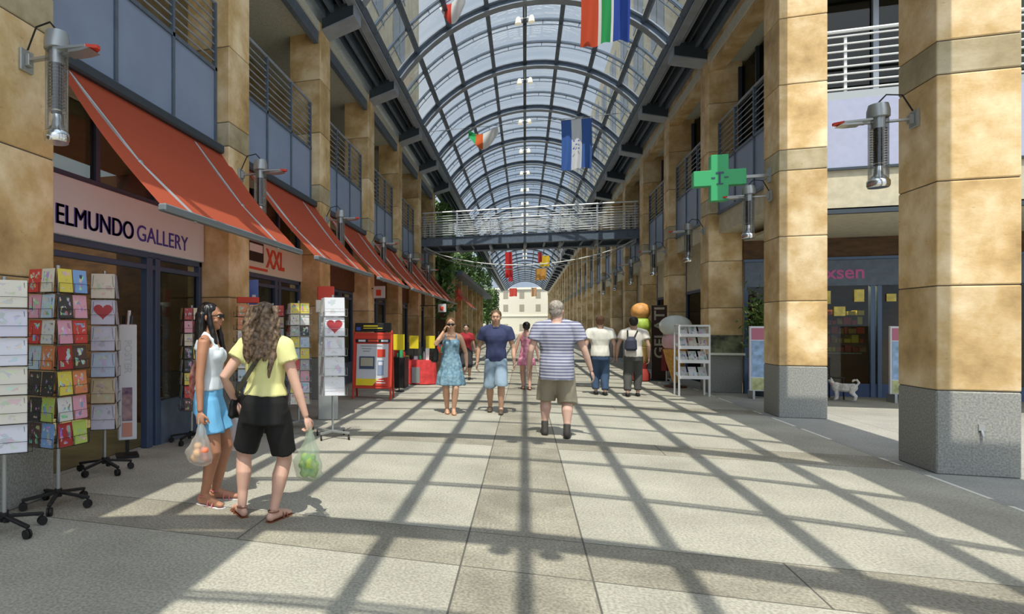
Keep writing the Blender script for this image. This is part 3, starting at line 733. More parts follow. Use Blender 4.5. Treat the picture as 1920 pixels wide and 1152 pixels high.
for y in (.1, YB1-YB0-.1):
    pts = [(-3.95+7.9*t, y, 4.75-.85*(1-(2*t-1)**2)**.8) for t in [q/12 for q in range(13)]]
    mb.tube(pts, .02, 6)
    for p in pts[2:-2:2]: mb.tube([p, (p[0], p[1], 4.75)], .012, 5)
mb.build('under_truss', 'alu', root)

# ---------------------------------------------------------------- far end building, low colonnade, trees
mb = MB().box(-14, 14, 0, 8, 0, 9.0, 0)
for q in range(9):
    for z in (.6, 4.4, 6.9): mb.box(-13+q*3.0, -12.1+q*3.0, -.05, 0, z, z+1.3, 1)
mb.box(-14, 14, -.15, 0, 3.4, 3.6, 2).box(-14, 14, -.25, 0, 8.6, 9.0, 2)
o = mb.build('pale_building', [mat('end_render', (.62, .60, .50), .7, noise_=.1), mat('far_window', (.30, .28, .22), .5), 'cream'], loc=(0, YEND+4, 0)); tag(o, 'pale building closing the far end of the arcade', 'building')
root = empty('low_colonnade', (.75, 34, 0), 0, 'low pillared building under the trees beyond the footbridge', 'building')
MB().box(-9, -4.0, -.5, 30, 4.3, 4.55).build('flat_roof', 'steel', root)
for q in range(7): MB().box(-4.9, -4.5, q*3.97, q*3.97+.45, 0, 4.3).build('column', 'stone', root)
MB().box(-8.8, -4.95, 0.5, .7, 0, 4.3).box(-8.8, -8.6, .5, 26, 0, 4.3).box(-8.8, -4.6, 25.8, 26, 0, 4.3).build('back_wall', 'brown', root)
MB().box(-6.4, -6.1, 0, 26, 0, 4.3).build('column_screen', 'stone', root)
MB().box(-4.5, -4.3, .2, 2.2, 3.0, 3.6).build('red_sign', 'red', root)
def tree(name, x, y, h, r, label, seed, n=2600, squash=1.0, group=None):
    rnd = random.Random(seed); root = empty(name, (x, y, 0), 0, label, 'tree', group)
    mb = MB().tube([(0, 0, 0), (.05, 0, h*.3), (-.05, .05, h*.6)], [.22, .16, .08], 8)
    for q in range(7):
        a = rnd.uniform(0, 2*PI); z = h*rnd.uniform(.3, .55); mb.tube([(0, 0, z), (r*.6*math.cos(a), r*.6*math.sin(a), z+h*.22)], [.07, .02], 6)
    mb.build('trunk', 'bark', root)
    mb = MB(); cl = [(rnd.uniform(-1, 1)*r*.6, rnd.uniform(-1, 1)*r*.6, h*rnd.uniform(.32, .88), r*rnd.uniform(.3, .5)) for _ in range(26)]
    for _ in range(n):
        c = rnd.choice(cl); v = Vector((rnd.gauss(0, 1), rnd.gauss(0, 1), rnd.gauss(0, 1))).normalized()*c[3]*rnd.uniform(.6, 1.1)
        p = Vector(c[:3])+v; p.z = max(p.z, .3*h*squash)
        if p.x+x > -3.55: p.x = -3.55-x-rnd.uniform(0, 1.0)
        if p.x+x > -4.6: p.z = min(p.z, 7.7-rnd.uniform(0, .5))
        a = Vector((rnd.gauss(0, 1), rnd.gauss(0, 1), rnd.gauss(0, .5))).normalized()*.13; b = a.orthogonal().normalized()*.10
        mb.add([p-a, p-b, p+a, p+b], [(0, 1, 2, 3)])
    f = mb.build('foliage', 'leaf', root, fix=False); return root
tree('broadleaf_tree', -5.6, 31.4, 9.0, 3.0, 'leafy tree just past the footbridge on the left, nearest one', 3, 9000, .4)
tree('broadleaf_tree', -12.5, 34.5, 9, 3.2, 'leafy tree far left behind the nearest tree past the bridge', 4, 3000, .5)
tree('broadleaf_tree', -5.4, 45, 9.5, 2.9, 'leafy tree rising over the low colonnade, nearer one', 5, 5000, 1.62)
tree('broadleaf_tree', -5.4, 56, 9.5, 2.9, 'leafy tree rising over the low colonnade, middle one', 6, 4000, 1.62)
tree('broadleaf_tree', -5.2, 70, 8.5, 2.8, 'distant leafy tree over the left edge of the far walkway', 8, 4500, .4)
tree('broadleaf_tree', -5.2, 90, 8, 2.8, 'farthest leafy tree before the pale end building', 9, 3500, .3)

# ---------------------------------------------------------------- flags
def wires(root, A, xs):
    z = max(8.15, A.z+.02); hw = 3.36 if z < 8.4 else math.sqrt(max(.1, 4.2**2-(z-RC)**2))
    mb = MB().tube([(-A.x-hw, 0, z-A.z), (-A.x+hw, 0, z-A.z)], .006, 5)
    for x in xs: mb.tube([(x, 0, -.02), (x, 0, z-A.z)], .005, 5)
    mb.build('suspension_wire', 'steel_dark', root)
def flag(name, x0, x1, y0, y1, Y, stripes, label, folds=3, m='cloth'):
    A = at(x0, y0, Y); Bq = at(x1, y1, Y); w = Bq.x-A.x; h = A.z-Bq.z
    root = empty(name, (A.x, Y, A.z), 0, label, 'flag')
    for (a, b, col, nm) in stripes:
        n, kk = 8, 12; vs = []
        for i in range(n+1):
            u = a+(b-a)*i/n
            for j in range(kk+1):
                t = j/kk; vs.append((u*w+.02*math.sin(3*t), .035*math.sin(folds*2*PI*u+2*t)*(.3+t), -t*h*(1+.02*math.sin(7*u))))
        fs = [(i*(kk+1)+j, (i+1)*(kk+1)+j, (i+1)*(kk+1)+j+1, i*(kk+1)+j+1) for i in range(n) for j in range(kk)]
        MB().add(vs, fs).build(nm, cloth_mat(nm, col, .35), root, smooth=True, fix=False)
    MB().tube([(-.03, 0, .0), (w+.03, 0, .0)], .012, 6).build('rod', 'grey_metal', root)
    wires(root, A, (0, w))
    return root, w, h
flag('hanging_flag', 1088, 1180, -62, 76, 13.2, [(0, .36, (.62, .10, .05), 'red_stripe'), (.36, .42, (.8, .8, .78), 'white_stripe'), (.42, .62, (.05, .36, .12), 'green_stripe'), (.62, .67, (.8, .8, .78), 'white_stripe'), (.67, 1, (.05, .10, .42), 'blue_stripe')],
     'long hanging flag of red, green and blue stripes near the top right')
fr_, w_, h_ = flag('hanging_flag', 1052, 1109, 226, 315, 20.6, [(0, .333, (.08, .17, .48), 'blue_stripe'), (.333, .667, (.80, .82, .85), 'white_stripe'), (.667, 1, (.08, .17, .48), 'blue_stripe')],
     'hanging blue, white and blue flag with five small stars')
for (u, v) in ((.5, .52), (.42, .45), (.58, .45), (.42, .60), (.58, .60)):
    pts = []
    for q in range(10):
        rr = .04 if q % 2 == 0 else .018; a = PI/2+q*PI/5; pts.append((u*w_+rr*math.cos(a), -v*h_+rr*math.sin(a)))
    MB().prism(pts, 'y', -.075, -.07).build('star', 'blue', fr_)
def draped(px0, px1, y0, y1, Y, cols, label):
    A = at(px0, y0, Y); Bq = at(px1, y1, Y); w = Bq.x-A.x; h = A.z-Bq.z
    root = empty('draped_flag', (A.x, Y, A.z), 0, label, 'flag')
    n = len(cols)
    for q, (nm, c) in enumerate(cols):
        vs = []; N_, K_ = 8, 6
        for i in range(N_+1):
            u = (q+i/N_)/n
            for j in range(K_+1):
                t = j/K_; vs.append((u*w, .12*math.sin(6*u+3*t), -h*(.08+.3*math.sin(PI*u))*1.0-h*t*(.35+.6*math.sin(2.6*u+.3)**2)))
        MB().add(vs, [(i*(K_+1)+j, (i+1)*(K_+1)+j, (i+1)*(K_+1)+j+1, i*(K_+1)+j+1) for i in range(N_) for j in range(K_)]).build(nm, cloth_mat(nm, c, .4), root, smooth=True, fix=False)
    wires(root, A, (.05*w, .95*w))
draped(822, 872, -8, 28, 15, [('white_part', (.8, .8, .78)), ('red_spot', (.65, .08, .06)), ('white_part', (.8, .8, .78)), ('white_part', (.8, .8, .78))], 'crumpled white flag with a red spot under the top of the roof')
draped(878, 934, 241, 268, 21, [('green_part', (.05, .42, .15)), ('red_part', (.7, .15, .05)), ('white_part', (.8, .8, .78)), ('white_part', (.75, .75, .75))], 'draped green, red and white flag left of the ridge')
for (x0, x1, y0, y1, Y, c, lab) in [(947, 960, 473, 520, 42, (.65, .05, .05), 'long red flag hanging left of the ridge beyond the bridge'), (953, 961, 500, 528, 52, (.6, .05, .07), 'darker red flag behind the long red one beyond the bridge'),
                                    (1008, 1016, 473, 492, 40, (.6, .08, .08), 'small red flag right of the ridge beyond the bridge'), (1012, 1030, 480, 500, 48, (.75, .5, .05), 'yellow flag right of the ridge beyond the bridge'),
                                    (1004, 1024, 503, 525, 56, (.6, .3, .08), 'orange flag right of the ridge deep in the arcade'), (955, 969, 541, 556, 75, (.7, .10, .08), 'tiny red flag deep in the arcade left of centre'),
                                    (996, 1006, 540, 556, 78, (.6, .35, .2), 'tiny tan flag deep in the arcade right of centre')]:
    flag('hanging_flag', x0, x1, y0, y1, Y, [(0, .5, c, 'cloth_half'), (.5, 1, tuple(min(1, v*1.1) for v in c), 'cloth_half')], lab, 2)

# ---------------------------------------------------------------- pharmacy cross
c = at(1347, 335, 12.0); root = empty('pharmacy_cross', c, 0, 'green pharmacy cross sign mounted on the second right pillar', 'sign')
a, b = .135, .40
mb = MB().prism([(-a, -b), (a, -b), (a, -a), (b, -a), (b, a), (a, a), (a, b), (-a, b), (-a, a), (-b, a), (-b, -a), (-a, -a)], 'y', -.08, .08)
body = mb.build('cross_body', 'green', root, bevel=.008)
text('emblem', 'T', .2, 'frame_blue', body, (-.06, -.085, -.10), '-y', width=.12, height=.2, off=.002)
MB().box(-.13, -.07, -.09, -.082, -.01, .01).box(.07, .13, -.09, -.082, -.01, .01).box(-.05, .05, -.09, -.082, -.12, -.10).build('emblem_bars', 'frame_blue', body)
MB().bar((.38, 0, 0), (PX-c.x, 0, 0), .05, .05).box(PX-c.x-.02, PX-c.x, -.07, .07, -.12, .12).build('arm', 'grey_metal', root)
# ---------------------------------------------------------------- people
class Body:
    """skeleton in metres, local frame: faces +y, right hand on +x"""
    def __init__(s, name, px, py, H, face, label, female=True, root=None, wide=1.0):
        p = F(px, py); s.H = H; s.f = female; s.w = wide
        s.root = empty(name, p, face, label, 'person')
        s.J = {}
def ik(a, b, la, lb, hint):
    a = Vector(a); b = Vector(b); d = b-a; L = min(d.length, (la+lb)*.999); u = d.normalized()
    b = a+u*L
    x = (la*la-lb*lb+L*L)/(2*L); h = math.sqrt(max(0, la*la-x*x)); hv = Vector(hint); hv = (hv-u*hv.dot(u)).normalized()
    return a+u*x+hv*h, b
def person(name, px, py, H, face, label, skin, clothes, hair, female=True, wide=1.0, feet=None, hands=None, foot_yaw=(0, 0), headyaw=0, headtilt=0,
           lean=0, vox=.011, curl=(.5, .5), hand_aim=None, sunglasses=False, shoes=None, palm=(None, None)):
    """feet/hands: target points (x,y,z) in units of H for (left, right)"""
    b = Body(name, px, py, H, face, label, female, wide=wide); R = b.root; h = H
    feet = feet or [(-.06, 0, 0), (.06, 0, 0)]; hands = hands or [(-.17, .02, .47), (.17, .02, .47)]
    sw = (.098 if female else .115)*wide**.45; hw = (.05 if female else .043)*wide**.7
    LN = lean
    def tor(z): return LN*(z-.5)     # forward lean offset
    mb = MB(); S = lambda *p: Vector(p)*h
    # legs
    legs = []
    for i, sx in enumerate((-1, 1)):
        fx, fy, fz = feet[i]; hip = S(sx*hw, tor(.51), .505); ank = S(fx, fy, .045+fz)
        fyaw = foot_yaw[i]; fwd = Vector((math.sin(fyaw), math.cos(fyaw), 0))
        kn, ank = ik(hip, ank, .245*h, .235*h, fwd+Vector((sx*.1, 0, 0)))
        t1 = hip.lerp(kn, .3); cf = kn.lerp(ank, .32)-fwd*.008*h
        k = wide**.6
        mb.tube([hip+Vector((0, 0, .03*h)), t1, hip.lerp(kn, .7), kn, cf, kn.lerp(ank, .68), ank], [.044*h*k, .054*h*k, .043*h*k, .034*h*k, .036*h*k, .026*h, .0205*h], 14)
        heel = ank-fwd*.02*h; heel.z = fz*h+.022*h; toe = ank+fwd*.105*h; toe.z = fz*h+.014*h; mid = ank+fwd*.045*h; mid.z = fz*h+.024*h
        mb.ell(heel, (.019*h, .024*h, .021*h), Matrix.Rotation(-fyaw, 3, 'Z')); mb.tube([heel, mid, toe], [.019*h, .022*h, .014*h], 12); mb.ell(toe, (.021*h, .022*h, .011*h), Matrix.Rotation(-fyaw, 3, 'Z'))
        mb.tube([ank, mid], [.02*h, .02*h], 10)
        legs.append((hip, kn, ank, fwd, heel, mid, toe))
    # torso
    F_ = female
    hipw, wst, ch = (.098, .070, .080) if F_ else (.088, .080, .096)
    rings = [(.455, .05, .045, 0), (.48, hipw*.86, .062, -.004), (.51, hipw, .068, -.006), (.545, hipw*.98, .067, -.004), (.59, (hipw+wst)/2, .058, 0), (.63, wst, .052, .004), (.67, (wst+ch)/2, .056, .004),
             (.71, ch, .062 if F_ else .064, .006), (.75, ch*1.05, .064, .006), (.785, ch*1.06, .055, 0), (.81, ch*.95, .045, -.004), (.83, ch*.6, .036, -.006), (.845, .03, .03, -.004)]
    TR = [(0, tor(z)+cy, z, rx*(wide if z < .72 else wide**.5), ry*wide**.9) for z, rx, ry, cy in rings]
    def torso(m, z0, z1, inf, taper=None, waves=None):
        T0 = TR; TRg = [(q if q[2] > .505 or not inf else (TR[2][0], TR[2][1], q[2])+TR[2][3:]) for q in [(0, 0, .38, 0, 0)]+TR] if inf else TR
        rr = [q for q in TRg if z0 <= q[2] <= z1]
        def interp(z):
            for a, c in zip(TRg[:-1], TRg[1:]):
                if a[2] <= z <= c[2]: t = (z-a[2])/(c[2]-a[2]); return tuple(a[k]+(c[k]-a[k])*t for k in range(5))
            return TR[0] if z < TR[0][2] else TR[-1]
        rr = [interp(z0)]+[q for q in rr if z0+.005 < q[2] < z1-.005]+[interp(z1)]
        m.loft([(q[0]*h, q[1]*h, q[2]*h, q[3]*h+inf, q[4]*h+inf) for q in rr], 30)
    torso(mb, .455, .845, 0)
    if F_:
        for sx in (-1, 1): mb.ell(S(sx*.038*wide, tor(.74)+.05, .735), (.034*h, .028*h, .034*h))
    nk = S(0, tor(.84)-.002, .83); hc = S(0, tor(.93)+.012, .928)
    mb.tube([nk, nk.lerp(hc, .75)], [.034*h if F_ else .04*h]*2, 14)
    for sx in (-1, 1): mb.tube([S(sx*sw*.3, tor(.82), .833), S(sx*sw, tor(.81)-.004, .801)], [.024*h, .029*h], 12)
    # head
    HR = Matrix.Rotation(-headyaw, 3, 'Z')@Matrix.Rotation(headtilt, 3, 'X'); hp = lambda x, y, z: hc+HR@(Vector((x, y, z))*h)
    mb.ell(hp(0, -.008, .012), (.047*h, .058*h, .056*h), HR, 20, 14); mb.ell(hp(0, .012, -.022), (.036*h, .040*h, .044*h), HR); mb.ell(hp(0, .03, -.052), (.018*h, .016*h, .012*h), HR)
    mb.tube([hp(0, .048, .005), hp(0, .063, -.020)], [.005*h, .0085*h], 8); mb.ell(hp(0, .05, .016), (.03*h, .008*h, .006*h), HR)
    for sx in (-1, 1): mb.ell(hp(sx*.048, -.008, -.004), (.006*h, .012*h, .017*h), HR); mb.ell(hp(sx*.026, .035, -.018), (.014*h, .014*h, .014*h), HR)
    # arms
    arms = []
    for i, sx in enumerate((-1, 1)):
        sh = S(sx*sw, tor(.81)-.004, .798); wr = S(*hands[i]); hint = Vector((sx*.5, -1, -.2)) if hands[i][2] < .7 else Vector((sx*.6, -.1, -1))
        el, wr = ik(sh, wr, .175*h, .155*h, hint); k = wide**.5
        mb.tube([sh+Vector((-sx*.01*h, 0, .004*h)), sh.lerp(el, .3), el, el.lerp(wr, .3), wr], [.032*h*k, .028*h*k, .022*h*k, .022*h*k, .0145*h], 12)
        aim = (Vector(hand_aim[i]) if hand_aim and hand_aim[i] else (wr-el)).normalized()
        pn = Vector(palm[i]) if palm[i] else Vector((-sx, .25, 0))       # palm normal
        pn = (pn-aim*pn.dot(aim)).normalized(); side = aim.cross(pn).normalized()
        if side.dot(Vector((0, 1, 0)))*1 < 0: side = -side              # thumb side forward
        rot = Matrix((side, aim, pn)).transposed()
        mb.ell(wr+aim*.030*h, (.021*h, .032*h, .011*h), rot, 14, 10)
        for q in range(4):
            ln = (.043, .048, .045, .035)[q]*h; base = wr+aim*.052*h+side*(.0165-.011*q)*h; c = curl[i]; fan = (1.5-q)*.06
            d0 = (aim+side*fan).normalized(); d1 = (d0*math.cos(c)+pn*math.sin(c)).normalized(); d2 = (d0*math.cos(2*c)+pn*math.sin(2*c)).normalized()
            p1 = base+d0*ln*.15; p2 = base+d1*ln*.6; p3 = p2+d2*ln*.5
            mb.tube([base-aim*.02*h, base, p1, p2, p3], [.0052*h, .0054*h, .0053*h, .005*h, .0042*h], 8); mb.ell(p3, .0042*h, None, 8, 6)
        tb = wr+aim*.018*h+side*.016*h; t1 = tb+(aim*.7+side*.75+pn*.2).normalized()*.026*h; t2 = t1+(aim*.95+side*.15+pn*.45).normalized()*.024*h
        mb.tube([tb, t1, t2], [.0075*h, .006*h, .005*h], 8); mb.ell(t2, .005*h, None, 8, 6)
        arms.append((sh, el, wr, aim, pn, side))
    body = mb.build('body', mat(name+'_skin', skin, .5, noise_=.04), R, remesh=vox*.72, sm=3)
    # face details
    if abs(headyaw) < 4:
        for sx in (-1, 1):
            e = MB().ell(hp(sx*.018, .045, .003), (.0066*h, .005*h, .0032*h), HR, 10, 8).build('eye', 'white', R, smooth=True)
            MB().ell(hp(sx*.018, .0500, .003), .0031*h, HR, 8, 6).build('iris', 'black', e)
        MB().ell(hp(0, .049, -.036), (.014*h, .006*h, .0045*h), HR, 10, 8).build('mouth', mat('lips', (.42, .14, .11), .5), R, smooth=True)
    if sunglasses:
        g = MB()
        for sx in (-1, 1): g.ell(hp(sx*.019, .056, .004), (.017*h, .005*h, .013*h), HR, 12, 8); g.tube([hp(sx*.034, .054, .008), hp(sx*.05, .0, .006)], .0025*h, 6)
        g.tube([hp(-.006, .058, .008), hp(.006, .058, .008)], .0025*h, 6); g.build('sunglasses', 'black', R, smooth=True)
    ctx = dict(R=R, h=h, S=S, torso=torso, legs=legs, arms=arms, hc=hc, hp=hp, HR=HR, tor=tor, wide=wide, sw=sw, hw=hw, hipw=hipw, wst=wst, vox=vox, F_=F_, TR=TR)
    for c in clothes: c(ctx)
    if hair: hair(ctx)
    if shoes: shoes(ctx)
    return ctx
def seg(pts, t):                      # clip polyline fraction
    L = [(pts[i+1]-pts[i]).length for i in range(len(pts)-1)]; tot = sum(L)*t; out = [pts[0]]
    for i, l in enumerate(L):
        if tot <= l: out.append(pts[i].lerp(pts[i+1], tot/l)); return out
        out.append(pts[i+1]); tot -= l
    return out
def stripes_mat(name, a, b, scale):
    m = bpy.data.materials.new(name); m.use_nodes = True; nt = m.node_tree; N = nt.nodes; L = nt.links; bs = N['Principled BSDF']; bs.inputs['Roughness'].default_value = .8
    tc = N.new('ShaderNodeTexCoord'); sp = N.new('ShaderNodeSeparateXYZ'); L.new(tc.outputs['Object'], sp.inputs[0])
    mm = N.new('ShaderNodeMath'); mm.operation = 'MULTIPLY'; mm.inputs[1].default_value = scale; L.new(sp.outputs['Z'], mm.inputs[0])
    fr = N.new('ShaderNodeMath'); fr.operation = 'FRACT'; L.new(mm.outputs[0], fr.inputs[0])
    gt = N.new('ShaderNodeMath'); gt.operation = 'GREATER_THAN'; gt.inputs[1].default_value = .62; L.new(fr.outputs[0], gt.inputs[0])
    mx = N.new('ShaderNodeMix'); mx.data_type = 'RGBA'; L.new(gt.outputs[0], mx.inputs[0]); mx.inputs[6].default_value = (*a, 1); mx.inputs[7].default_value = (*b, 1); L.new(mx.outputs[2], bs.inputs['Base Color']); return m
def wrinkle(o, amp, freq, seed=0):
    for v in o.data.vertices:
        n = noise.noise(Vector((v.co.x*freq, v.co.y*freq, v.co.z*freq*.45+seed))); v.co += v.normal*n*amp
def shirt(m, z0=.50, sleeve=.55, inf=.012, name='shirt', z1=.835, collar=False):
    def f(c):
        h = c['h']; mb = MB(); c['torso'](mb, z0, z1, inf)
        if c['F_']:
            for sx in (-1, 1): mb.ell(c['S'](sx*.038*c['wide'], c['tor'](.74)+.05, .735), (.034*h+inf, .028*h+inf*.6, .036*h+inf))
        if sleeve:
            for (sh, el, wr, *_), sx in zip(c['arms'], (-1, 1)):
                p = seg([sh, el, wr], sleeve*.53); k = c['wide']**.5
                mb.tube([c['S'](sx*c['sw']*.25, c['tor'](.82), .836), c['S'](sx*c['sw'], c['tor'](.81)-.004, .801)], [.025*h+inf*.9, .030*h+inf*.9], 16)
                mb.tube(p, [.034*h*k+inf]+[.031*h*k+inf*1.3]*(len(p)-1), 16); mb.ell(sh, .034*h*k+inf)
        else:
            pass
        o = mb.build(name, m, c['R'], remesh=c['vox']*.9, sm=3); wrinkle(o, .009, 16, z0)
        if collar:
            MB().tube([c['S'](.045*math.cos(t), c['tor'](.84)+.04*math.sin(t), .838+.012*math.cos(t+PI/2)) for t in [2*PI*q/14 for q in range(15)]], .011*h, 8).build('collar', m, o, smooth=True)
    return f
def tank(m):
    def f(c):
        h = c['h']; mb = MB(); c['torso'](mb, .565, .775, .020)
        for sx in (-1, 1):
            mb.ell(c['S'](sx*.038, c['tor'](.74)+.05, .733), (.036*h+.008, .030*h+.008, .036*h+.008))
            mb.tube([c['S'](sx*.055, .055, .765), c['S'](sx*.058, .035, .815), c['S'](sx*.058, -.005, .845), c['S'](sx*.06, -.035, .81), c['S'](sx*.06, -.05, .765)], .014*h, 8)
        o = mb.build('tank_top', m, c['R'], remesh=c['vox']*.9, sm=3); wrinkle(o, .007, 18)
    return f
def shorts(m, frac=.45, inf=.014, flare=.012, name='shorts', z1=.585, belt=None):
    def f(c):
        h = c['h']; mb = MB(); c['torso'](mb, .445, z1, inf)
        for hip, kn, ank, *_ in c['legs']:
            p = seg([hip, kn, ank], frac); k = c['wide']**.6
            rs = [.056*h*k+inf]+[(.05 if q < len(p)-1 else (.05 if frac < .6 else .033))*h*k+inf*.6+flare for q in range(1, len(p))]
            if frac > .6 and len(p) > 2: rs[1] = .046*h*k+inf*.9
            mb.tube([hip+Vector((0, 0, .03*h))]+p, [.044*h*k+inf]+rs, 18)
        o = mb.build(name, m, c['R'], remesh=c['vox']*.9, sm=2); wrinkle(o, .010, 14, 3)
        if belt:
            mb = MB(); c['torso'](mb, z1-.012, z1+.006, inf+.004); mb.build('belt', belt, o, smooth=True)
    return f
def dress(m, z0=.27):
    def f(c):
        h = c['h']; mb = MB(); c['torso'](mb, .56, .775, .012); w = c['wide']
        R_ = [(0, 0, z0*h, .140*h*w, .125*h*w, .09, 9, .4), (0, 0, (z0+.1)*h, .128*h*w, .112*h*w, .07, 9, .2), (0, 0, .46*h, .112*h*w, .085*h*w, .05, 9, 0), (0, 0, .52*h, .105*h*w, .078*h*w, .02, 9, 0), (0, 0, .60*h, .085*h*w, .064*h*w)]
        mb.loft(R_, 54)
        for sx in (-1, 1):
            mb.ell(c['S'](sx*.04, .052, .733), (.040*h, .034*h, .038*h)); mb.tube([c['S'](sx*.055, .055, .76), c['S'](sx*.056, .03, .822), c['S'](sx*.056, -.02, .835), c['S'](sx*.058, -.05, .765)], .009*h, 8)
        o = mb.build('dress', m, c['R'], remesh=c['vox']*.9, sm=2); wrinkle(o, .010, 14)
    return f
def short_hair(col, grey=False):
    def f(c):
        h = c['h']; mb = MB(); hp = c['hp']
        mb.ell(hp(0, -.016, .026), (.053*h, .058*h, .052*h), c['HR'], 20, 14); mb.ell(hp(0, -.032, -.002), (.046*h, .036*h, .045*h), c['HR'])
        o = mb.build('hair', mat('hair', col, .6, noise_=.35, nscale=40), c['R'], remesh=c['vox']*.6, sm=1); wrinkle(o, .006, 60)
    return f
def long_hair(col, bun=False):
    def f(c):
        h = c['h']; mb = MB(); hp = c['hp']
        mb.ell(hp(0, -.018, .024), (.054*h, .058*h, .053*h), c['HR'], 20, 14)
        if bun: mb.ell(hp(0, -.06, .03), .028*h); mb.ell(hp(0, -.03, -.005), (.047*h, .035*h, .045*h), c['HR'])
        else:
            mb.ell(hp(0, -.035, -.02), (.055*h, .042*h, .06*h), c['HR'])
            for q in range(9):
                a = -1.3+q*2.6/8; x = .052*math.sin(a); y = -.02-.042*math.cos(a)
                mb.tube([hp(x*.9, y, .02), hp(x*1.05, y-.004, -.05), hp(x*1.15+.003*math.sin(q*5), y-.006, -.12), hp(x*1.05, y-.004+.006*math.cos(q*3), -.19-.02*math.sin(q*2)), hp(x*.95, y+.002, -.235+.012*math.sin(q*4))], [.018*h, .021*h, .020*h, .016*h, .006*h], 8)
        if not bun:
            for x in (-.05, .048): mb.tube([hp(x*.8, .0, .04), hp(x*1.02, .012, -.03), hp(x*1.05, .03, -.10), hp(x*1.0, .045, -.17), hp(x*.95, .05, -.22)], [.014*h, .016*h, .016*h, .012*h, .004*h], 8)
        o = mb.build('hair', mat('hair', col, .35, noise_=.3, nscale=50, stretch=(1, 1, .2)), c['R'], remesh=c['vox']*.6, sm=1); wrinkle(o, .006, 45)
    return f
def curly_hair(col, col2):
    def f(c):
        h = c['h']; mb = MB(); hp = c['hp']; rnd = random.Random(5)
        mb.ell(hp(0, -.016, .024), (.056*h, .060*h, .055*h), c['HR'], 20, 14); mb.ell(hp(0, -.04, -.05), (.074*h, .046*h, .08*h), c['HR']); mb.ell(hp(0.004, -.052, -.14), (.072*h, .030*h, .075*h), c['HR'])
        for q in range(58):
            a = rnd.uniform(-1.5, 1.5); z0 = rnd.uniform(-.02, .06); ln = rnd.uniform(.12, .26)
            pts = []
            for k in range(15):
                t = k/14; z = z0-ln*t; rad = (.060+.026*min(1, t*2)); ph = t*9+q
                x = rad*math.sin(a)*(1.15-.25*t)+.008*math.sin(ph); y = -.02-rad*math.cos(a)*.95+.008*math.cos(ph)
                pts.append(hp(x, y, z))
            mb.tube(pts, [.010*h]*13+[.008*h, .005*h], 7)
        o = mb.build('hair', mat('curly_hair', col, .45, col2=col2, nscale=38, detail=3), c['R'], remesh=.0065, sm=1)
    return f
def shoes(m, kind='shoe', sole=None):
    def f(c):
        h = c['h']
        for hip, kn, ank, fwd, heel, mid, toe in c['legs']:
            mb = MB(); rot = Matrix.Rotation(math.atan2(-fwd.x, fwd.y), 3, 'Z')
            if kind in ('shoe', 'boot'):
                mb.ell(heel+Vector((0, 0, .002)), (.024*h, .028*h, .027*h), rot); mb.tube([heel, mid, toe], [.024*h, .026*h, .02*h], 12); mb.ell(toe, (.025*h, .026*h, .017*h), rot)
                if kind == 'boot': mb.tube([heel+Vector((0, 0, .01)), ank+Vector((0, 0, .06*h))], [.026*h, .026*h], 12)
                o = mb.build('shoe', m, c['R'], remesh=c['vox']*.8, sm=2)
            else:
                base = min(heel.z, toe.z)-.021*h; p = [heel-fwd*.024*h, heel-fwd*.01*h, mid, toe, toe+fwd*.026*h]; side = Vector((fwd.y, -fwd.x, 0)); ws = [.014, .021, .023, .028, .012]
                vs = []
                for q, w in zip(p, ws):
                    for s_ in (-1, 1):
                        for dz in (0, .014): vs.append(Vector((q.x, q.y, 0))+side*s_*w*h+Vector((0, 0, base+dz)))
                fs = []
                for k in range(4):
                    a = k*4; bq = a+4; fs += [(a, a+1, bq+1, bq), (a+2, bq+2, bq+3, a+3), (a+1, a+3, bq+3, bq+1), (a, bq, bq+2, a+2)]
                fs += [(0, 2, 3, 1), (16, 17, 19, 18)]
                o = MB().add(vs, fs).build('sandal', m, c['R'])
                st = MB()
                for ctr, w, z in ((mid+fwd*.028*h, .027, .03), (mid, .027, .044)):
                    st.tube([Vector((ctr.x, ctr.y, base+.008))+side*w*h*math.cos(t)+Vector((0, 0, z*h*math.sin(t))) for t in [PI*q/8 for q in range(9)]], .006, 6)
                st.tube([Vector((ank.x, ank.y, base+.05*h))+(side*.024*math.cos(t)+fwd*.026*math.sin(t))*h for t in [2*PI*q/12 for q in range(13)]], .0045, 6)
                st.build('strap', sole or m, o, smooth=True)
    return f
FY = 0
# left woman, profile facing +x (towards the other shopper)
SK1 = (.42, .20, .115); SK2 = (.60, .36, .27)
def pos(px, py): return F(px, py)
w1 = person('person', 392, 940, 1.70, -PI/2+.25, 'person with long dark hair and sunglasses in white tank top and light blue shorts', SK1,
    [tank(mat('white_tank', (.72, .78, .82), .8)), shorts(mat('lightblue_shorts', (.16, .46, .75), .8),   .34, .012, .016, z1=.60)], long_hair((.012, .010, .010)), True, .93,
    feet=[(-.045, .02, 0), (.055, -.01, 0)], foot_yaw=(-.1, .5), headyaw=.1, hands=[(-.15, .09, .475), (.16, .0, .475)], vox=.010, curl=(1.2, 1.25), sunglasses=True,
    shoes=shoes(mat('white_sandal', (.75, .70, .72), .5), 'sandal', mat('pink_strap', (.6, .18, .2), .5)))
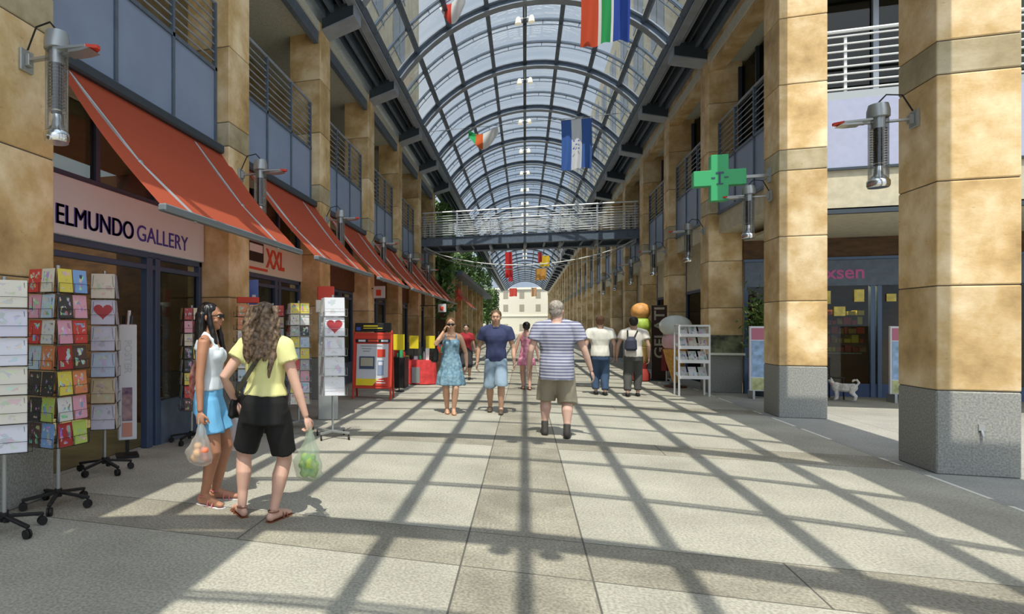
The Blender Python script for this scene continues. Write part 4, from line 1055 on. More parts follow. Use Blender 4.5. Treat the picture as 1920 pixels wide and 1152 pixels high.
# woman in yellow from behind
w2 = person('person', 497, 974, 1.68, -.12, 'person seen from behind with curly brown hair, yellow T-shirt and black shorts', SK2,
    [shirt(mat('yellow_shirt', (.70, .68, .30), .85), .575, .42, .021, 'tshirt'), shorts(mat('black_shorts', (.008, .008, .008), .8), .43, .014, .004, z1=.60)], curly_hair((.05, .03, .018), (.24, .16, .10)), True, 1.10,
    feet=[(-.125, .0, 0), (.045, .0, 0)], foot_yaw=(-.9, .15), headyaw=.12, hands=[(-.165, .01, .53), (.205, .02, .475)], vox=.010, curl=(.15, 1.1),
    hand_aim=[(.55, -.15, -.75), None], palm=((.4, .9, .2), None), shoes=shoes(mat('brown_sandal', (.20, .07, .035), .5), 'sandal'))
# shoulder bag of the yellow shirt person
def crossbag(c):
    h = c['h']; root = empty('crossbody_bag', c['R'].location, c['R'].rotation_euler.z, 'black crossbody bag worn by the person in the yellow T-shirt', 'bag')
    pts = [c['S'](.055, .02, .862), c['S'](.055, -.035, .852), c['S'](.045, -.072, .80), c['S'](0.0, -.098, .72), c['S'](-.045, -.094, .66), c['S'](-.10, -.078, .60), c['S'](-.15, -.01, .56), c['S'](-.165, .02, .545)]
    mb = MB()
    for a, b_ in zip(pts[:-1], pts[1:]): mb.bar(a, b_, .035, .008, up=(0, -1, 0))
    mb.build('strap', mat('bag_strap', (.05, .045, .03), .7), root)
    o = MB().loft([(-.175*h, .03*h, .455*h, .03, .07), (-.178*h, .03*h, .47*h, .045, .10), (-.172*h, .03*h, .52*h, .045, .105), (-.165*h, .03*h, .555*h, .03, .09), (-.16*h, .03*h, .56*h, .01, .08)], 24).build('pouch', 'black', root, remesh=.008, sm=2); wrinkle(o, .01, 20)
crossbag(w2)
def shoulderbag(c, col, col2, label, side=-1):
    root = empty('shoulder_bag', c['R'].location, c['R'].rotation_euler.z, label, 'bag'); h = c['h']
    m_ = mat('bag_cloth', col, .8, col2=col2, nscale=18)
    o = MB().loft([(side*.10*h, -.075*h, .47*h, .035, .05), (side*.105*h, -.08*h, .50*h, .055, .085), (side*.10*h, -.08*h, .62*h, .06, .09), (side*.095*h, -.07*h, .70*h, .04, .07), (side*.095*h, -.06*h, .73*h, .02, .05)], 24).build('pouch', m_, root, remesh=.009, sm=2); wrinkle(o, .012, 16)
    MB().tube([c['S'](side*.10, -.05, .71), c['S'](side*.10, -.03, .80), c['S'](side*.085, .0, .852), c['S'](side*.10, .04, .80), c['S'](side*.105, -.02, .70)], .012, 6).build('strap', m_, root)
shoulderbag(w1, (.25, .04, .03), (.4, .22, .18), 'patterned red shoulder bag behind the person in light blue shorts', -1)
# blue dress woman walking towards the camera
w3 = person('person', 845, 776, 1.64, PI+.15, 'person in a blue summer dress and sunglasses with hand raised to the face', (.58, .34, .22),
    [dress(mat('blue_dress', (.10, .20, .28), .8, col2=(.24, .38, .46), nscale=22), .30)], long_hair((.14, .07, .03), True), True, 1.05,
    feet=[(-.03, .03, 0), (.035, -.04, .0)], hands=[(-.16, .04, .50), (.075, .12, .86)], vox=.014, curl=(.5, .9), hand_aim=[None, (-.4, .1, .9)], sunglasses=True, shoes=shoes(mat('tan_sandal', (.45, .28, .18), .5), 'sandal'))
root = empty('handbag', w3['R'].location, w3['R'].rotation_euler.z, 'black handbag on the arm of the person in the blue dress', 'bag')
o = MB().loft([(.27, 0.0, .88, .05, .10), (.275, 0, .92, .07, .15), (.26, 0, 1.05, .06, .14), (.25, 0, 1.12, .03, .12)], 20).build('pouch', 'black', root, remesh=.011, sm=2)
MB().tube([(.24, -.08, 1.10), (.22, -.04, 1.3), (.20, 0, 1.40), (.21, .05, 1.3), (.25, .09, 1.10)], .01, 6).build('handle', 'black', root)
# man in navy shirt
m1 = person('person', 930, 774, 1.78, PI, 'person walking towards the camera in navy polo shirt and light denim shorts', (.50, .30, .20),
    [shirt(mat('navy_shirt', (.035, .045, .11), .85), .50, .55, .022, 'polo_shirt', collar=True), shorts(mat('denim_shorts', (.27, .36, .45), .85), .52, .014, .012, z1=.57)], short_hair((.10, .06, .03)), False, 1.0,
    feet=[(-.05, .06, 0), (.06, -.09, .0)], hands=[(-.17, .06, .49), (.18, -.02, .485)], vox=.014, shoes=shoes(mat('brown_shoe', (.10, .07, .05), .6), 'shoe'))
# small person in pink
w4 = person('person', 987, 731, 1.60, 0.1, 'smaller person in a pink dress walking away in the middle of the arcade', (.50, .29, .22),
    [dress(mat('pink_dress', (.45, .10, .22), .8, col2=(.6, .3, .35), nscale=18), .36)], long_hair((.02, .015, .012), True), True, .92,
    feet=[(-.04, .05, 0), (.04, -.05, 0)], vox=.015, shoes=shoes('wood', 'sandal'))
# big man in striped shirt
m2 = person('person', 1044, 820, 1.84, -.05, 'person walking away in a lilac and white striped shirt and khaki shorts', (.58, .37, .29),
    [shirt(stripes_mat('striped_shirt', (.16, .17, .26), (.48, .48, .56), 24), .425, .55, .030, 'striped_shirt'), shorts(mat('khaki_shorts', (.30, .27, .20), .85), .56, .016, .018, z1=.56)], short_hair((.32, .28, .24)), False, 1.2,
    feet=[(-.085, .07, 0), (.07, -.03, 0)], hands=[(-.20, .03, .49), (.235, .02, .49)], foot_yaw=(-.1, .1), vox=.013, headyaw=.3, shoes=shoes(mat('dark_shoe', (.05, .045, .04), .6), 'boot'))
m3 = person('person', 1125, 741, 1.72, 0.0, 'person walking away in a white T-shirt and dark blue jeans', (.48, .30, .22),
    [shirt(mat('white_shirt', (.66, .65, .58), .85), .49, .55, .024, 'tshirt'), shorts(mat('jeans', (.04, .075, .14), .85), .95, .014, .004, 'jeans', z1=.56)], short_hair((.16, .08, .04)), False, 1.12,
    feet=[(-.045, .03, 0), (.055, -.04, 0)], hands=[(-.165, .02, .49), (.168, .03, .49)], vox=.015, shoes=shoes('black', 'shoe'))
m4 = person('person', 1188, 744, 1.70, -.1, 'person walking away in a white top with small dark backpack and grey trousers', (.42, .26, .19),
    [shirt(mat('white_top', (.68, .64, .58), .85), .50, .5, .024, 'tshirt'), shorts(mat('grey_trousers', (.07, .07, .065), .85), .93, .014, .004, 'trousers', z1=.56)], short_hair((.02, .015, .012)), False, 1.0,
    feet=[(-.07, -.05, 0), (.05, .05, 0)], hands=[(-.19, .04, .5), (.17, .0, .49)], vox=.015, shoes=shoes('black', 'shoe'))
root = empty('backpack', m4['R'].location, m4['R'].rotation_euler.z, 'small dark backpack on the person in the white top', 'backpack')
o = MB().loft([(-.06, -.19, .98, .09, .04), (-.06, -.2, 1.02, .12, .07), (-.06, -.19, 1.2, .11, .065), (-.06, -.17, 1.28, .06, .03)], 20).build('pouch', mat('pack', (.03, .035, .06), .7), root, remesh=.012, sm=2)
MB().tube([(-.12, -.14, 1.25), (-.12, -.10, 1.40), (-.12, 0, 1.43), (-.14, .1, 1.33)], .015, 6).tube([(-.0, -.14, 1.25), (.06, -.10, 1.38), (.10, 0, 1.43)], .015, 6).build('strap', 'black', root)
p5 = person('person', 874, 712, 1.55, PI, 'distant person in a dark red top beside the person in the blue dress', (.45, .27, .19), [shirt(mat('dark_red_top', (.32, .02, .03), .85), .52, .5, .015, 'tshirt'), shorts(mat('dark_skirt', (.03, .03, .035), .85), .6, .015, .01)],
    short_hair((.02, .015, .012)), True, 1.0, vox=.018, shoes=shoes('black', 'shoe'))

# plastic bags held by the two shoppers
def plastic_bag(c, i, H_, w, col, transp, label, drop=0):
    wr = c['arms'][i][2]; aim = c['arms'][i][3]; g = wr+aim*.07
    wp = c['R'].matrix_basis@Vector((0, 0, 0)); mw = Matrix.Translation(c['R'].location)@Matrix.Rotation(c['R'].rotation_euler.z, 4, 'Z'); p = mw@g
    root = empty('plastic_bag', p, 0, label, 'bag'); m_ = cloth_mat('thin_plastic', col, .5, transp)
    rnd = random.Random(int(H_*100)+i); rings = []
    N_ = 14
    for k in range(N_+1):
        t = k/N_; z = -H_*t; r = w*(.10+.9*min(1, t*1.5)**1.2)*(1 if t < .85 else math.sqrt(max(.02, 1-((t-.85)/.16)**2)))
        rings.append((.01*math.sin(t*7), 0, z, r, r*.62, .07*(1-t*.4), 7, t*1.5+rnd.random()))
    o = MB().loft(rings[::-1], 42).build('pouch', m_, root, smooth=True)
    for v in o.data.vertices:
        q = noise.noise(v.co*22); v.co += Vector((v.co.x, v.co.y, 0)).normalized()*q*.018
    MB().tube([(0, -.03, -.03), (0, -.02, .02), (0, 0, .035), (0, .02, .02), (0, .03, -.03)], .007, 6).build('handle', m_, root)
    return p
bp1 = plastic_bag(w1, 1, .37, .11, (.70, .68, .64), .55, 'thin plastic bag of peaches held by the person in light blue shorts')
for q, (dx, dy, dz) in enumerate([(-.05, 0, -.31), (.035, .02, -.305), (-.01, -.03, -.26), (.05, -.02, -.24), (-.04, .03, -.22)]):
    o = MB().ell((0, 0, 0), (.036, .036, .034)).build('peach', mat('peach', (.75, .20, .10) if q % 2 else (.8, .45, .15), .5, noise_=.2), None, Vector(bp1)+Vector((dx, dy, dz)), smooth=True)
    tag(o, 'orange red peach inside the thin white plastic bag', 'fruit', 'peaches in the plastic bag')
plastic_bag(w1, 0, .38, .115, (.82, .76, .76), .2, 'opaque white plastic bag in the far hand of the person in light blue shorts')
bp2 = plastic_bag(w2, 1, .42, .11, (.55, .66, .50), .62, 'thin greenish plastic bag held by the person in the yellow T-shirt')
o = MB()
rnd = random.Random(2)
for q in range(26):
    a = rnd.uniform(0, 2*PI); t = rnd.uniform(-.8, .9); o.ell((.05*math.cos(a)*(1-abs(t)*.4), .035*math.sin(a), t*.08), (.03, .028, .04), Euler((rnd.random()*3, rnd.random()*3, 0)).to_matrix(), 8, 6)
o = o.build('lettuce', mat('lettuce', (.12, .35, .04), .6, col2=(.45, .55, .12), nscale=20), None, Vector(bp2)+Vector((0, 0, -.31)), smooth=True, remesh=.008, sm=1); tag(o, 'green lettuce inside the thin greenish plastic bag', 'vegetable')

# dog on the plaza
def dog():
    p = F(1584, 752); root = empty('dog', p, .95, 'small white dog with curled tail standing before the plaza shop', 'dog'); mb = MB()
    mb.loft([(0, 0, 0, .001, .001)]*0 or [(0, 0, .18, .04, .12), (0, 0, .21, .075, .17), (0, .0, .28, .085, .18), (0, 0, .34, .06, .15), (0, 0, .345, .01, .1)], 20)
    mb.ell((0, .13, .265), (.085, .09, .10)); mb.ell((0, -.13, .275), (.075, .075, .08))
    for x in (-.04, .04):
        mb.tube([(x, .13, .25), (x, .125, .13), (x, .135, .02)], [.036, .028, .022], 10); mb.ell((x, .15, .014), (.018, .028, .014))
        mb.tube([(x, -.14, .27), (x, -.11, .17), (x, -.17, .10), (x, -.155, .02)], [.05, .04, .024, .02], 10); mb.ell((x, -.14, .014), (.018, .028, .014))
    mb.tube([(0, .17, .30), (0, .22, .37)], [.045, .04], 12); mb.ell((0, .235, .395), (.045, .05, .042)); mb.tube([(0, .26, .385), (0, .32, .37)], [.026, .017], 10)
    for x in (-1, 1): mb.tube([(x*.035, .215, .42), (x*.05, .205, .455), (x*.058, .215, .43)], [.016, .012, .008], 8)
    mb.tube([(0, -.18, .31), (0, -.22, .38), (0, -.19, .43), (0, -.13, .42), (0, -.12, .38)], [.02, .022, .024, .022, .012], 8)
    o = mb.build('body', mat('white_fur', (.62, .60, .57), .9, noise_=.25, nscale=9), root, remesh=.009, sm=2); wrinkle(o, .006, 50)
    MB().ell((0, .338, .373), .009).build('nose', 'black', root); MB().ell((-.02, .275, .405), .007).ell((.02, .275, .405), .007).build('eyes', 'black', root)
    mb = MB(); mb.tube([(.0+.048*math.cos(t), .19+.02*math.sin(t), .335+.02*math.sin(t)) for t in [2*PI*q/14 for q in range(15)]], .006, 6).build('collar', 'red', root)
dog()
# ---------------------------------------------------------------- card racks
WH = [('white', (.72, .73, .80)), ('pale lilac', (.66, .64, .76)), ('cream', (.74, .70, .60))]
BR = [('red', (.60, .06, .05)), ('dark red', (.40, .04, .04)), ('cream', (.7, .64, .5)), ('pink', (.72, .35, .45)), ('blue', (.22, .38, .68)), ('green', (.45, .58, .12)), ('yellow', (.75, .62, .10)), ('white', (.70, .70, .66)), ('orange', (.70, .25, .10)), ('dark brown', (.10, .06, .05)), ('pale blue', (.48, .60, .70)), ('black', (.05, .05, .05))]
MIX = BR+[('grey', (.4, .4, .38)), ('beige', (.6, .52, .38))]
def card(w, h, loc, rz, tilt, col, label, group, heart=False):
    pale = w > .16; key = (w, h, pale)
    o = bpy.data.objects.new('greeting_card', card.me.get(key) or mk_card(w, h, pale)); COL.objects.link(o)
    o.location = loc; o.rotation_euler = (tilt, 0, rz); o.color = (*col, 1); tag(o, label, 'card', group)
    if heart:
        pts = []
        for q in range(24):
            t = 2*PI*q/24; pts.append((w*.028*16*math.sin(t)**3*.9, h*.55+w*.024*(13*math.cos(t)-5*math.cos(2*t)-2*math.cos(3*t)-math.cos(4*t))))
        MB().prism(pts, 'y', -.0035, -.0015).build('heart_motif', mat('heart', (.45, .05, .06), .5), o)
    return o
card.me = {}
def mk_card(w, h, pale):
    me = MB().box(-w/2, w/2, -.0015, .0015, 0, h).build('greeting_card', 'art_pale' if pale else 'art'); d = me.data; bpy.data.objects.remove(me); card.me[(w, h, pale)] = d; return d
def rack(loc, rz, half, cols, rows, z0, pitch, cw, ch, pal, label, short, base='star', sides=4, post='grey_metal', wire='black', topper=None, seed=1, hearts=()):
    """spinner: sides facing away from the camera hold cards only where the photo can show them"""
    rnd = random.Random(seed); root = empty('card_rack', loc, rz, label, 'card rack')
    top = z0+rows*pitch
    MB().tube([(0, 0, .10), (0, 0, top+.03)], .016, 10).build('pole', post, root, smooth=True)
    for r in range(rows):
        z = z0+r*pitch; mb = MB()
        for s_ in range(sides):
            a = 2*PI*s_/sides; R_ = Matrix.Rotation(a, 4, 'Z'); st = len(mb.v); W_ = cols*(cw+.012)/2
            mb.bar((-W_, -half-.022, z+.004), (W_, -half-.022, z+.004), .004); mb.bar((-W_, -half-.022, z+ch*.42), (W_, -half-.022, z+ch*.42), .003)
            mb.bar((-W_, -half+.012, z+.004), (W_, -half+.012, z+.004), .004)
            for c_ in range(cols+1):
                x = -W_+c_*(cw+.012); mb.bar((x, -half-.022, z), (x, -half-.022, z+ch*.42), .003); mb.bar((x, -half-.022, z+.004), (x, -half+.012, z+.004), .003); mb.bar((x, -half+.012, z), (x, -half+.03, z+ch*.95), .003)
            mb.bar((0, 0, z+.01), (0, -half+.01, z+.01), .006); mb.xf(R_, st)
        mb.build('wire_tier', wire, root)
    if base == 'star':
        for q in range(5):
            a = 2*PI*q/5+.3; d = Vector((math.cos(a), math.sin(a), 0)); lg = MB().bar(d*.02+Vector((0, 0, .12)), d*.27+Vector((0, 0, .085)), .035, .022).build('leg', 'black', root, bevel=.004)
            e = d*.26; t = Vector((-d.y, d.x, 0)); mb = MB()
            for s_ in (-1, 1): mb.tube([e+t*(s_*.012-.008)+Vector((0, 0, .034)), e+t*(s_*.012+.008)+Vector((0, 0, .034))], .033, 14)
            mb.tube([e+Vector((0, 0, .05)), e+Vector((0, 0, .085))], .009, 8).build('caster', 'black', lg, smooth=True)
        MB().tube([(0, 0, .085), (0, 0, .15)], .03, 12).build('hub', 'black', root, smooth=True)
    else:
        for q in range(4):
            a = PI/2*q+PI/4; d = Vector((math.cos(a), math.sin(a), 0)); lg = MB().bar(d*.0+Vector((0, 0, .09)), d*.27+Vector((0, 0, .09)), .03, .03).build('leg', 'grey_metal', root, bevel=.004)
            e = d*.26; mb = MB(); mb.tube([e+Vector((-.01, 0, .028)), e+Vector((.01, 0, .028))], .028, 12); mb.tube([e+Vector((0, 0, .045)), e+Vector((0, 0, .08))], .008, 8).build('caster', 'black', lg, smooth=True)
    root_m = Matrix.Translation(loc)@Matrix.Rotation(rz, 4, 'Z')
    face_names = {}
    camv = Vector((0, 0, 0))-Vector(loc); vis = []
    for s_ in range(sides):
        a = rz+2*PI*s_/sides; nrm = Vector((math.sin(a), -math.cos(a), 0)); dt = nrm.dot(camv.normalized())
        right = camv.normalized().cross(Vector((0, 0, 1)))   # viewer's right is -right
        vis.append((dt, nrm.dot(-right), s_))
    vv = [v for v in vis if v[0] > .12]; vv.sort(key=lambda v: v[1])
    names = ['left face', 'right face'] if len(vv) == 2 else ['front face'] if len(vv) == 1 else ['left face', 'middle face', 'right face']
    for (dt, _, s_), nm in zip(vv, names):
        a = 2*PI*s_/sides; W_ = cols*(cw+.012)/2
        for r in range(rows):
            for c_ in range(cols):
                x = -W_+(c_+.5)*(cw+.012); p = Vector((x, -half-.010, z0+r*pitch+.007)); p = root_m@(Matrix.Rotation(a, 4, 'Z')@p)
                nme, col = rnd.choice(pal); rr = rows-1-r
                cn = '' if cols == 1 else (', left pocket' if c_ == 0 else ', right pocket' if c_ == cols-1 else ', middle pocket')
                card(cw, ch, p, rz+a, -.10, col, '%s card, %s, %s row from top%s, %s' % (nme, short, ORD[rr], cn, nm), 'cards on the '+short, (nm, rr) in hearts)
    if topper:
        topper(root, top)
    return root
def header(m, w, h, d=.1, txt=None, tm='white'):
    def f(root, z):
        o = MB().box(-w/2, w/2, -d/2, d/2, z+.02, z+.02+h).build('header_box', m, root, bevel=.006)
    return f
A_ = math.atan2
rack((-3.60, 3.44, 0), math.radians(44), .16, 1, 6, .60, .205, .30, .195, WH, 'white card spinner cut off by the left edge of the photo', 'left edge white spinner', seed=3)
rack((-3.70, 4.08, 0), math.radians(-7), .165, 2, 7, .52, .208, .138, .19, BR, 'tall dark wire spinner full of colourful cards before the leftmost pillar', 'colourful spinner', seed=5, wire='black')
rack((-4.13, 5.20, 0), math.radians(31), .12, 1, 6, .45, .265, .225, .25, [('cream', (.70, .64, .52)), ('pale lilac', (.60, .58, .70)), ('beige', (.58, .46, .30)), ('pale blue', (.50, .58, .74)), ('white', (.72, .72, .72))], 'spinner of large cream and lilac cards beside the gallery doorway', 'large spinner', seed=8, hearts=(('left face', 1),))
rack((-4.1, 6.85, 0), math.radians(38), .13, 2, 8, .42, .165, .10, .15, MIX, 'postcard spinner standing before the blue gallery window', 'gallery window spinner', seed=9)
rack((-3.64, 7.55, 0), math.radians(30), .17, 2, 8, .40, .175, .14, .16, MIX, 'card spinner behind the dark haired person at the second pillar', 'second pillar spinner', seed=21, topper=header('red', .3, .08))
rack((-3.66, 8.45, 0), math.radians(30), .17, 2, 8, .42, .175, .14, .16, MIX+WH, 'card spinner just behind the curly haired person', 'spinner behind curly hair', seed=22)
rack((-3.2, 8.35, 0), math.radians(28), .15, 2, 9, .36, .165, .13, .15, MIX+WH+WH, 'postcard spinner right of the person in yellow', 'spinner right of yellow T-shirt', base='cross', wire='grey_metal', seed=31)
rack((-2.46, 7.70, 0), math.radians(27), .15, 1, 5, .58, .262, .265, .245, [('white', (.76, .76, .80))], 'chrome spinner of white cards on a wheeled cross base', 'white walkway spinner', base='cross', wire='grey_metal', seed=5, hearts=(('front face', 1), ('right face', 1)))
# blue poster box and red topped display beside the XXL shop
root = empty('poster_stand', (-4.22, 8.75, 0), .35, 'blue poster on a stand under the red XXL sign', 'poster stand')
MB().box(-.02, .02, -.02, .02, 0, 1.75).box(-.2, .2, -.15, .15, 0, .03).build('stand', 'grey_metal', root); MB().box(-.17, .17, -.045, -.022, 1.72, 2.24).build('poster', mat('cobalt', (.06, .14, .50), .4, col2=(.15, .25, .65), nscale=4), root)
MB().box(.07, .13, -.052, -.046, 1.9, 2.0).build('pale_square', 'white', root)
root = empty('display_stand', (-3.05, 9.3, 0), .3, 'grey display stand topped by a red and white box', 'display stand')
MB().box(-.16, .16, -.16, .16, 0, 1.72).build('case', 'grey_metal', root, bevel=.01); MB().box(-.2, .2, -.18, .18, 1.72, 1.92).build('white_header', 'cream', root, bevel=.01)
MB().box(-.17, .1, -.14, .14, 1.92, 2.14).build('red_header', 'red', root, bevel=.01)
# slim poster case by the gallery door
root = empty('poster_case', (-4.36, 5.88, 0), .72, 'slim pale poster case with vertical lettering by the gallery door', 'poster stand')
b_ = MB().box(-.10, .10, -.06, .06, .20, 1.52).build('case', 'sign', root, bevel=.01)
text('case_lettering', 'POSTER', .11, 'grey_metal', b_, (-.03, -.062, 1.34), '-y', roll=-PI/2, width=None, off=.001, ext=.002)
MB().box(-.06, .05, -.066, -.06, .42, .80).build('printed_picture', mat('picture', (.10, .05, .14), .5, col2=(.45, .3, .3), nscale=10), b_)
MB().box(-.06, .05, -.067, -.06, .24, .40).build('pink_panel', mat('salmon', (.62, .28, .22), .5), b_)
MB().box(-.12, .12, -.12, .12, 0, .03).box(-.02, .02, -.02, .02, .03, .2).build('foot', 'black', root)
for q in range(4):
    o = MB().tube([(-.05+q*.033, .0, 1.5), (-.05+q*.036, .01, 1.62+.03*(q % 3))], .018, 10).build('poster_roll', ['black', 'wood', 'white', 'steel_dark'][q], None, (-4.36, 5.88, 0), smooth=True)
    tag(o, '%s poster roll standing in the slim poster case' % ['black', 'brown', 'white', 'grey'][q], 'poster roll', 'poster rolls in the case')

# ---------------------------------------------------------------- red sandwich board
p = F(700, 747); root = empty('sandwich_board', p, math.radians(4), 'red framed sandwich board with a white advert and black header', 'sandwich board')
TL = Matrix.Rotation(math.radians(-8), 4, 'X'); TB = Matrix.Rotation(math.radians(9), 4, 'X')
mb = MB()
for x in (-.41, .37): mb.box(x, x+.04, -.02, .02, 0, 1.42)
mb.box(-.41, .41, -.02, .02, 1.33, 1.38).box(-.41, .41, -.02, .02, .22, .27).xf(Matrix.Translation((0, -.22, 0))@TL).build('front_frame', 'red', root, bevel=.006)
mb = MB()
for x in (-.41, .37): mb.box(x, x+.04, -.02, .02, 0, 1.42)
mb.box(-.41, .41, -.02, .02, .3, .34).xf(Matrix.Translation((0, .22, 0))@TB).build('rear_frame', 'red', root, bevel=.006)
T_ = Matrix.Translation((0, -.22, 0))@TL
bd = MB().box(-.38, .38, -.012, .012, .26, 1.34).xf(T_).build('panel', 'red', root)
MB().box(-.33, .33, -.022, -.013, .28, 1.14).xf(T_).build('poster', mat('poster_white', (.60, .62, .66), .4), bd)
MB().box(-.36, .36, -.024, -.013, 1.17, 1.24).xf(T_).build('dark_band', 'black', bd)
MB().box(-.27, .05, -.03, -.022, .62, .88).xf(T_).build('screen_picture', 'frame_blue', bd)
MB().box(-.24, .02, -.034, -.029, .68, .85).xf(T_).build('screen_glow', mat('screen', (.42, .40, .30), .4), bd)
MB().box(.11, .24, -.03, -.022, .50, .80).xf(T_).build('phone_picture', 'panel', bd); MB().box(.13, .22, -.034, -.029, .70, .77).xf(T_).build('phone_screen', 'sign', bd)
MB().box(.10, .27, -.03, -.022, .87, 1.03).xf(T_).build('red_square', 'red', bd)
MB().prism([(-.33, .28), (0.02, .28), (.12, .42), (-.33, .42)], 'y', -.03, -.022).xf(T_).build('yellow_corner', 'yellow', bd)
MB().prism([(.02, .28), (.33, .28), (.33, .46), (.15, .42)], 'y', -.031, -.023).xf(T_).build('red_corner', 'red', bd)
MB().box(.10, .28, -.036, -.03, .33, .35).box(.10, .25, -.036, -.03, .38, .395).xf(T_).build('white_lines', 'white', bd)
for x0, x1, z in ((-.25, .2, 1.09), (-.22, -.02, 1.03), (-.2, -.05, .98)): MB().box(x0, x1, -.026, -.021, z, z+.018).xf(T_).build('print_line', 'grey_metal', bd)
for x0, x1, m_ in ((-.3, -.15, 'sign'), (-.1, .12, 'redtext'), (.18, .32, 'sign')): MB().box(x0, x1, -.030, -.024, 1.185, 1.225).xf(T_).build('band_print', m_, bd)
hd = MB().box(-.38, .38, -.03, .03, 1.40, 1.58).xf(T_).build('header', 'black', root, bevel=.01)
MB().box(-.2, .1, -.036, -.03, 1.50, 1.53).box(-.2, .2, -.036, -.03, 1.46, 1.475).xf(T_).build('yellow_print', 'yellow', hd); MB().box(-.35, -.26, -.036, -.03, 1.42, 1.49).xf(T_).build('blue_logo', 'blue', hd)

# ---------------------------------------------------------------- red covered table with goods and yellow signs
p = F(783, 722); root = empty('display_table', p, .05, 'market table covered with a bright red cloth', 'table')
w_ = .46
mb = MB()
mb.loft([(0, .3, 0.02, w_*1.0, .34, .03, 11, 0), (0, .3, .3, w_*.97, .32, .02, 11, .3), (0, .3, .60, w_*.95, .30), (0, .3, .63, w_*.93, .29)], 60).build('tablecloth', mat('red_cloth', (.62, .05, .05), .8, noise_=.2), root, smooth=True)
MB().box(-.14, .06, -.06, -.02, .05, .45).build('grey_opening', 'grey_metal', root)
items = [(-.32, 'yellow', 'box', .10), (-.2, 'black', 'tube', .13), (-.08, 'sign', 'box', .09), (.03, 'green', 'tube', .12), (.13, 'grey_metal', 'tube', .22), (.22, 'white', 'box', .30), (.32, 'black', 'box', .12)]
for x, m_, k, hh in items:
    mb = MB()
    if k == 'box': mb.box(-.045, .045, -.04, .04, 0, hh)
    else: mb.lathe([(.03, 0), (.04, .01), (.04, hh*.7), (.02, hh*.85), (.02, hh)])
    o = mb.build('goods_box' if k == 'box' else 'goods_bottle', m_, None, p+Vector((x, .22, .63)), smooth=k != 'box'); nm = {'yellow': 'yellow', 'black': 'black', 'sign': 'pale', 'green': 'green', 'grey_metal': 'grey', 'white': 'white'}[m_]
    tag(o, '%s %s on the red covered table' % (('tall ' if hh > .2 else 'small ')+nm, 'box' if k == 'box' else 'bottle'), 'box' if k == 'box' else 'bottle')
for px_, dy_, lab in ((748, 13.6, 'left'), (776, 16.6, 'middle'), (807, 17.4, 'right')):
    q = at(px_, 642, dy_); r2 = empty('yellow_sign_stand', (q.x, dy_, 0), 0, 'yellow price sign on a thin pole, %s one above the red table' % lab, 'sign')
    MB().box(-.13, .13, -.01, .01, q.z-.18, q.z+.18).build('sign_plate', 'yellow', r2, bevel=.004); MB().tube([(0, .02, .02), (0, .02, q.z)], .012, 8).lathe([(.12, 0), (.12, .02), (.02, .03)], (0, .02, 0)).build('stand', 'black', r2)
for k, (px_, Y_, hh, c_, lab) in enumerate([(740, 14.6, 1.0, 'black', 'dark merchandise bin left of the red covered table'), (826, 18.5, .95, 'wood', 'dark merchandise bin right of the red covered table')]):
    q = at(px_, 700, Y_); r2 = empty('merchandise_bin', (q.x, Y_, 0), 0, lab, 'bin'); MB().box(-.3, .3, -.25, .25, 0, hh*.75).build('bin_body', c_, r2, bevel=.015)
    mb = MB(); rn = random.Random(k)
    for j in range(22): mb.box(*(lambda x, y, s_: (x, x+s_, y, y+s_))(rn.uniform(-.28, .18), rn.uniform(-.22, .14), rn.uniform(.05, .1)), hh*.75, hh*.75+rn.uniform(.05, .25), rn.randrange(5))
    o = mb.build('assorted_goods', ['green', 'sign', 'yellow', 'steel', 'red'], r2); o['kind'] = 'stuff'
# hanging shop signs on the left, beyond the board
for px_, y_, Y_, m_, lab in ((711, 548, 15.95, 'sign', 'small white hanging sign under the third awning'), (829, 578, 23.9, 'sign', 'tiny white hanging sign near the end of the awnings')):
    q = at(px_, y_, Y_); r2 = empty('hanging_sign', (q.x, Y_, q.z), 0, lab, 'sign'); MB().box(-.16, .16, -.03, .03, -.16, .16).build('sign_plate', m_, r2, bevel=.005); MB().box(-.08, .06, -.036, -.03, -.1, .06).build('red_print', 'redtext', r2)
    MB().bar((-.16, 0, .1), (-PX-q.x+.0, 0, .1), .03).build('bracket', 'steel_dark', r2)

# ---------------------------------------------------------------- right side: ice creams, letter board, rack, posters
p = at(1201, 0, 18.2); root = empty('ice_cream_figure', (p.x, 18.2, 0), 0, 'tall stacked ice cream scoops figure on a red base', 'advertising figure')
MB().lathe([(.20, 0), (.24, .04), (.24, .2), (.16, .34), (.2, .5)]).build('red_base', mat('dark_red', (.35, .05, .04), .5), root, smooth=True)
MB().lathe([(.14, .48), (.2, .6), (.24, .8), (.27, .92), (.25, .95)]).build('tan_cup', mat('tan', (.62, .42, .14), .5), root, smooth=True)
MB().lathe([(.20, .9), (.27, .98), (.27, 1.2), (.24, 1.35), (.18, 1.4)], n=28).build('yellow_scoop', mat('lemon', (.58, .52, .14), .5, noise_=.15), root, smooth=True)
MB().ell((0, 0, 1.53), (.27, .27, .25), None, 24, 16).build('green_scoop', mat('pistachio', (.38, .52, .08), .5, noise_=.2), root, smooth=True)
MB().ell((0, 0, 1.90), (.25, .25, .24), None, 24, 16).build('orange_scoop', mat('apricot', (.68, .33, .10), .5, noise_=.2), root, smooth=True)
p = at(1236, 0, 18.6); root = empty('letter_board', (p.x, 18.6, 0), -.05, 'tall dark board with vertical GELATI lettering', 'sign')
b_ = MB().box(-.19, .19, -.03, .03, .03, 2.08).build('board', mat('board_dark', (.05, .02, .012), .5), root, bevel=.01)
text('board_lettering', 'GELATI', .36, 'beige', b_, (.12, -.032, .62), '-y', roll=PI/2, off=.006, width=1.4, height=.26)
MB().box(-.22, .22, -.2, .2, 0, .04).build('foot', 'black', root)
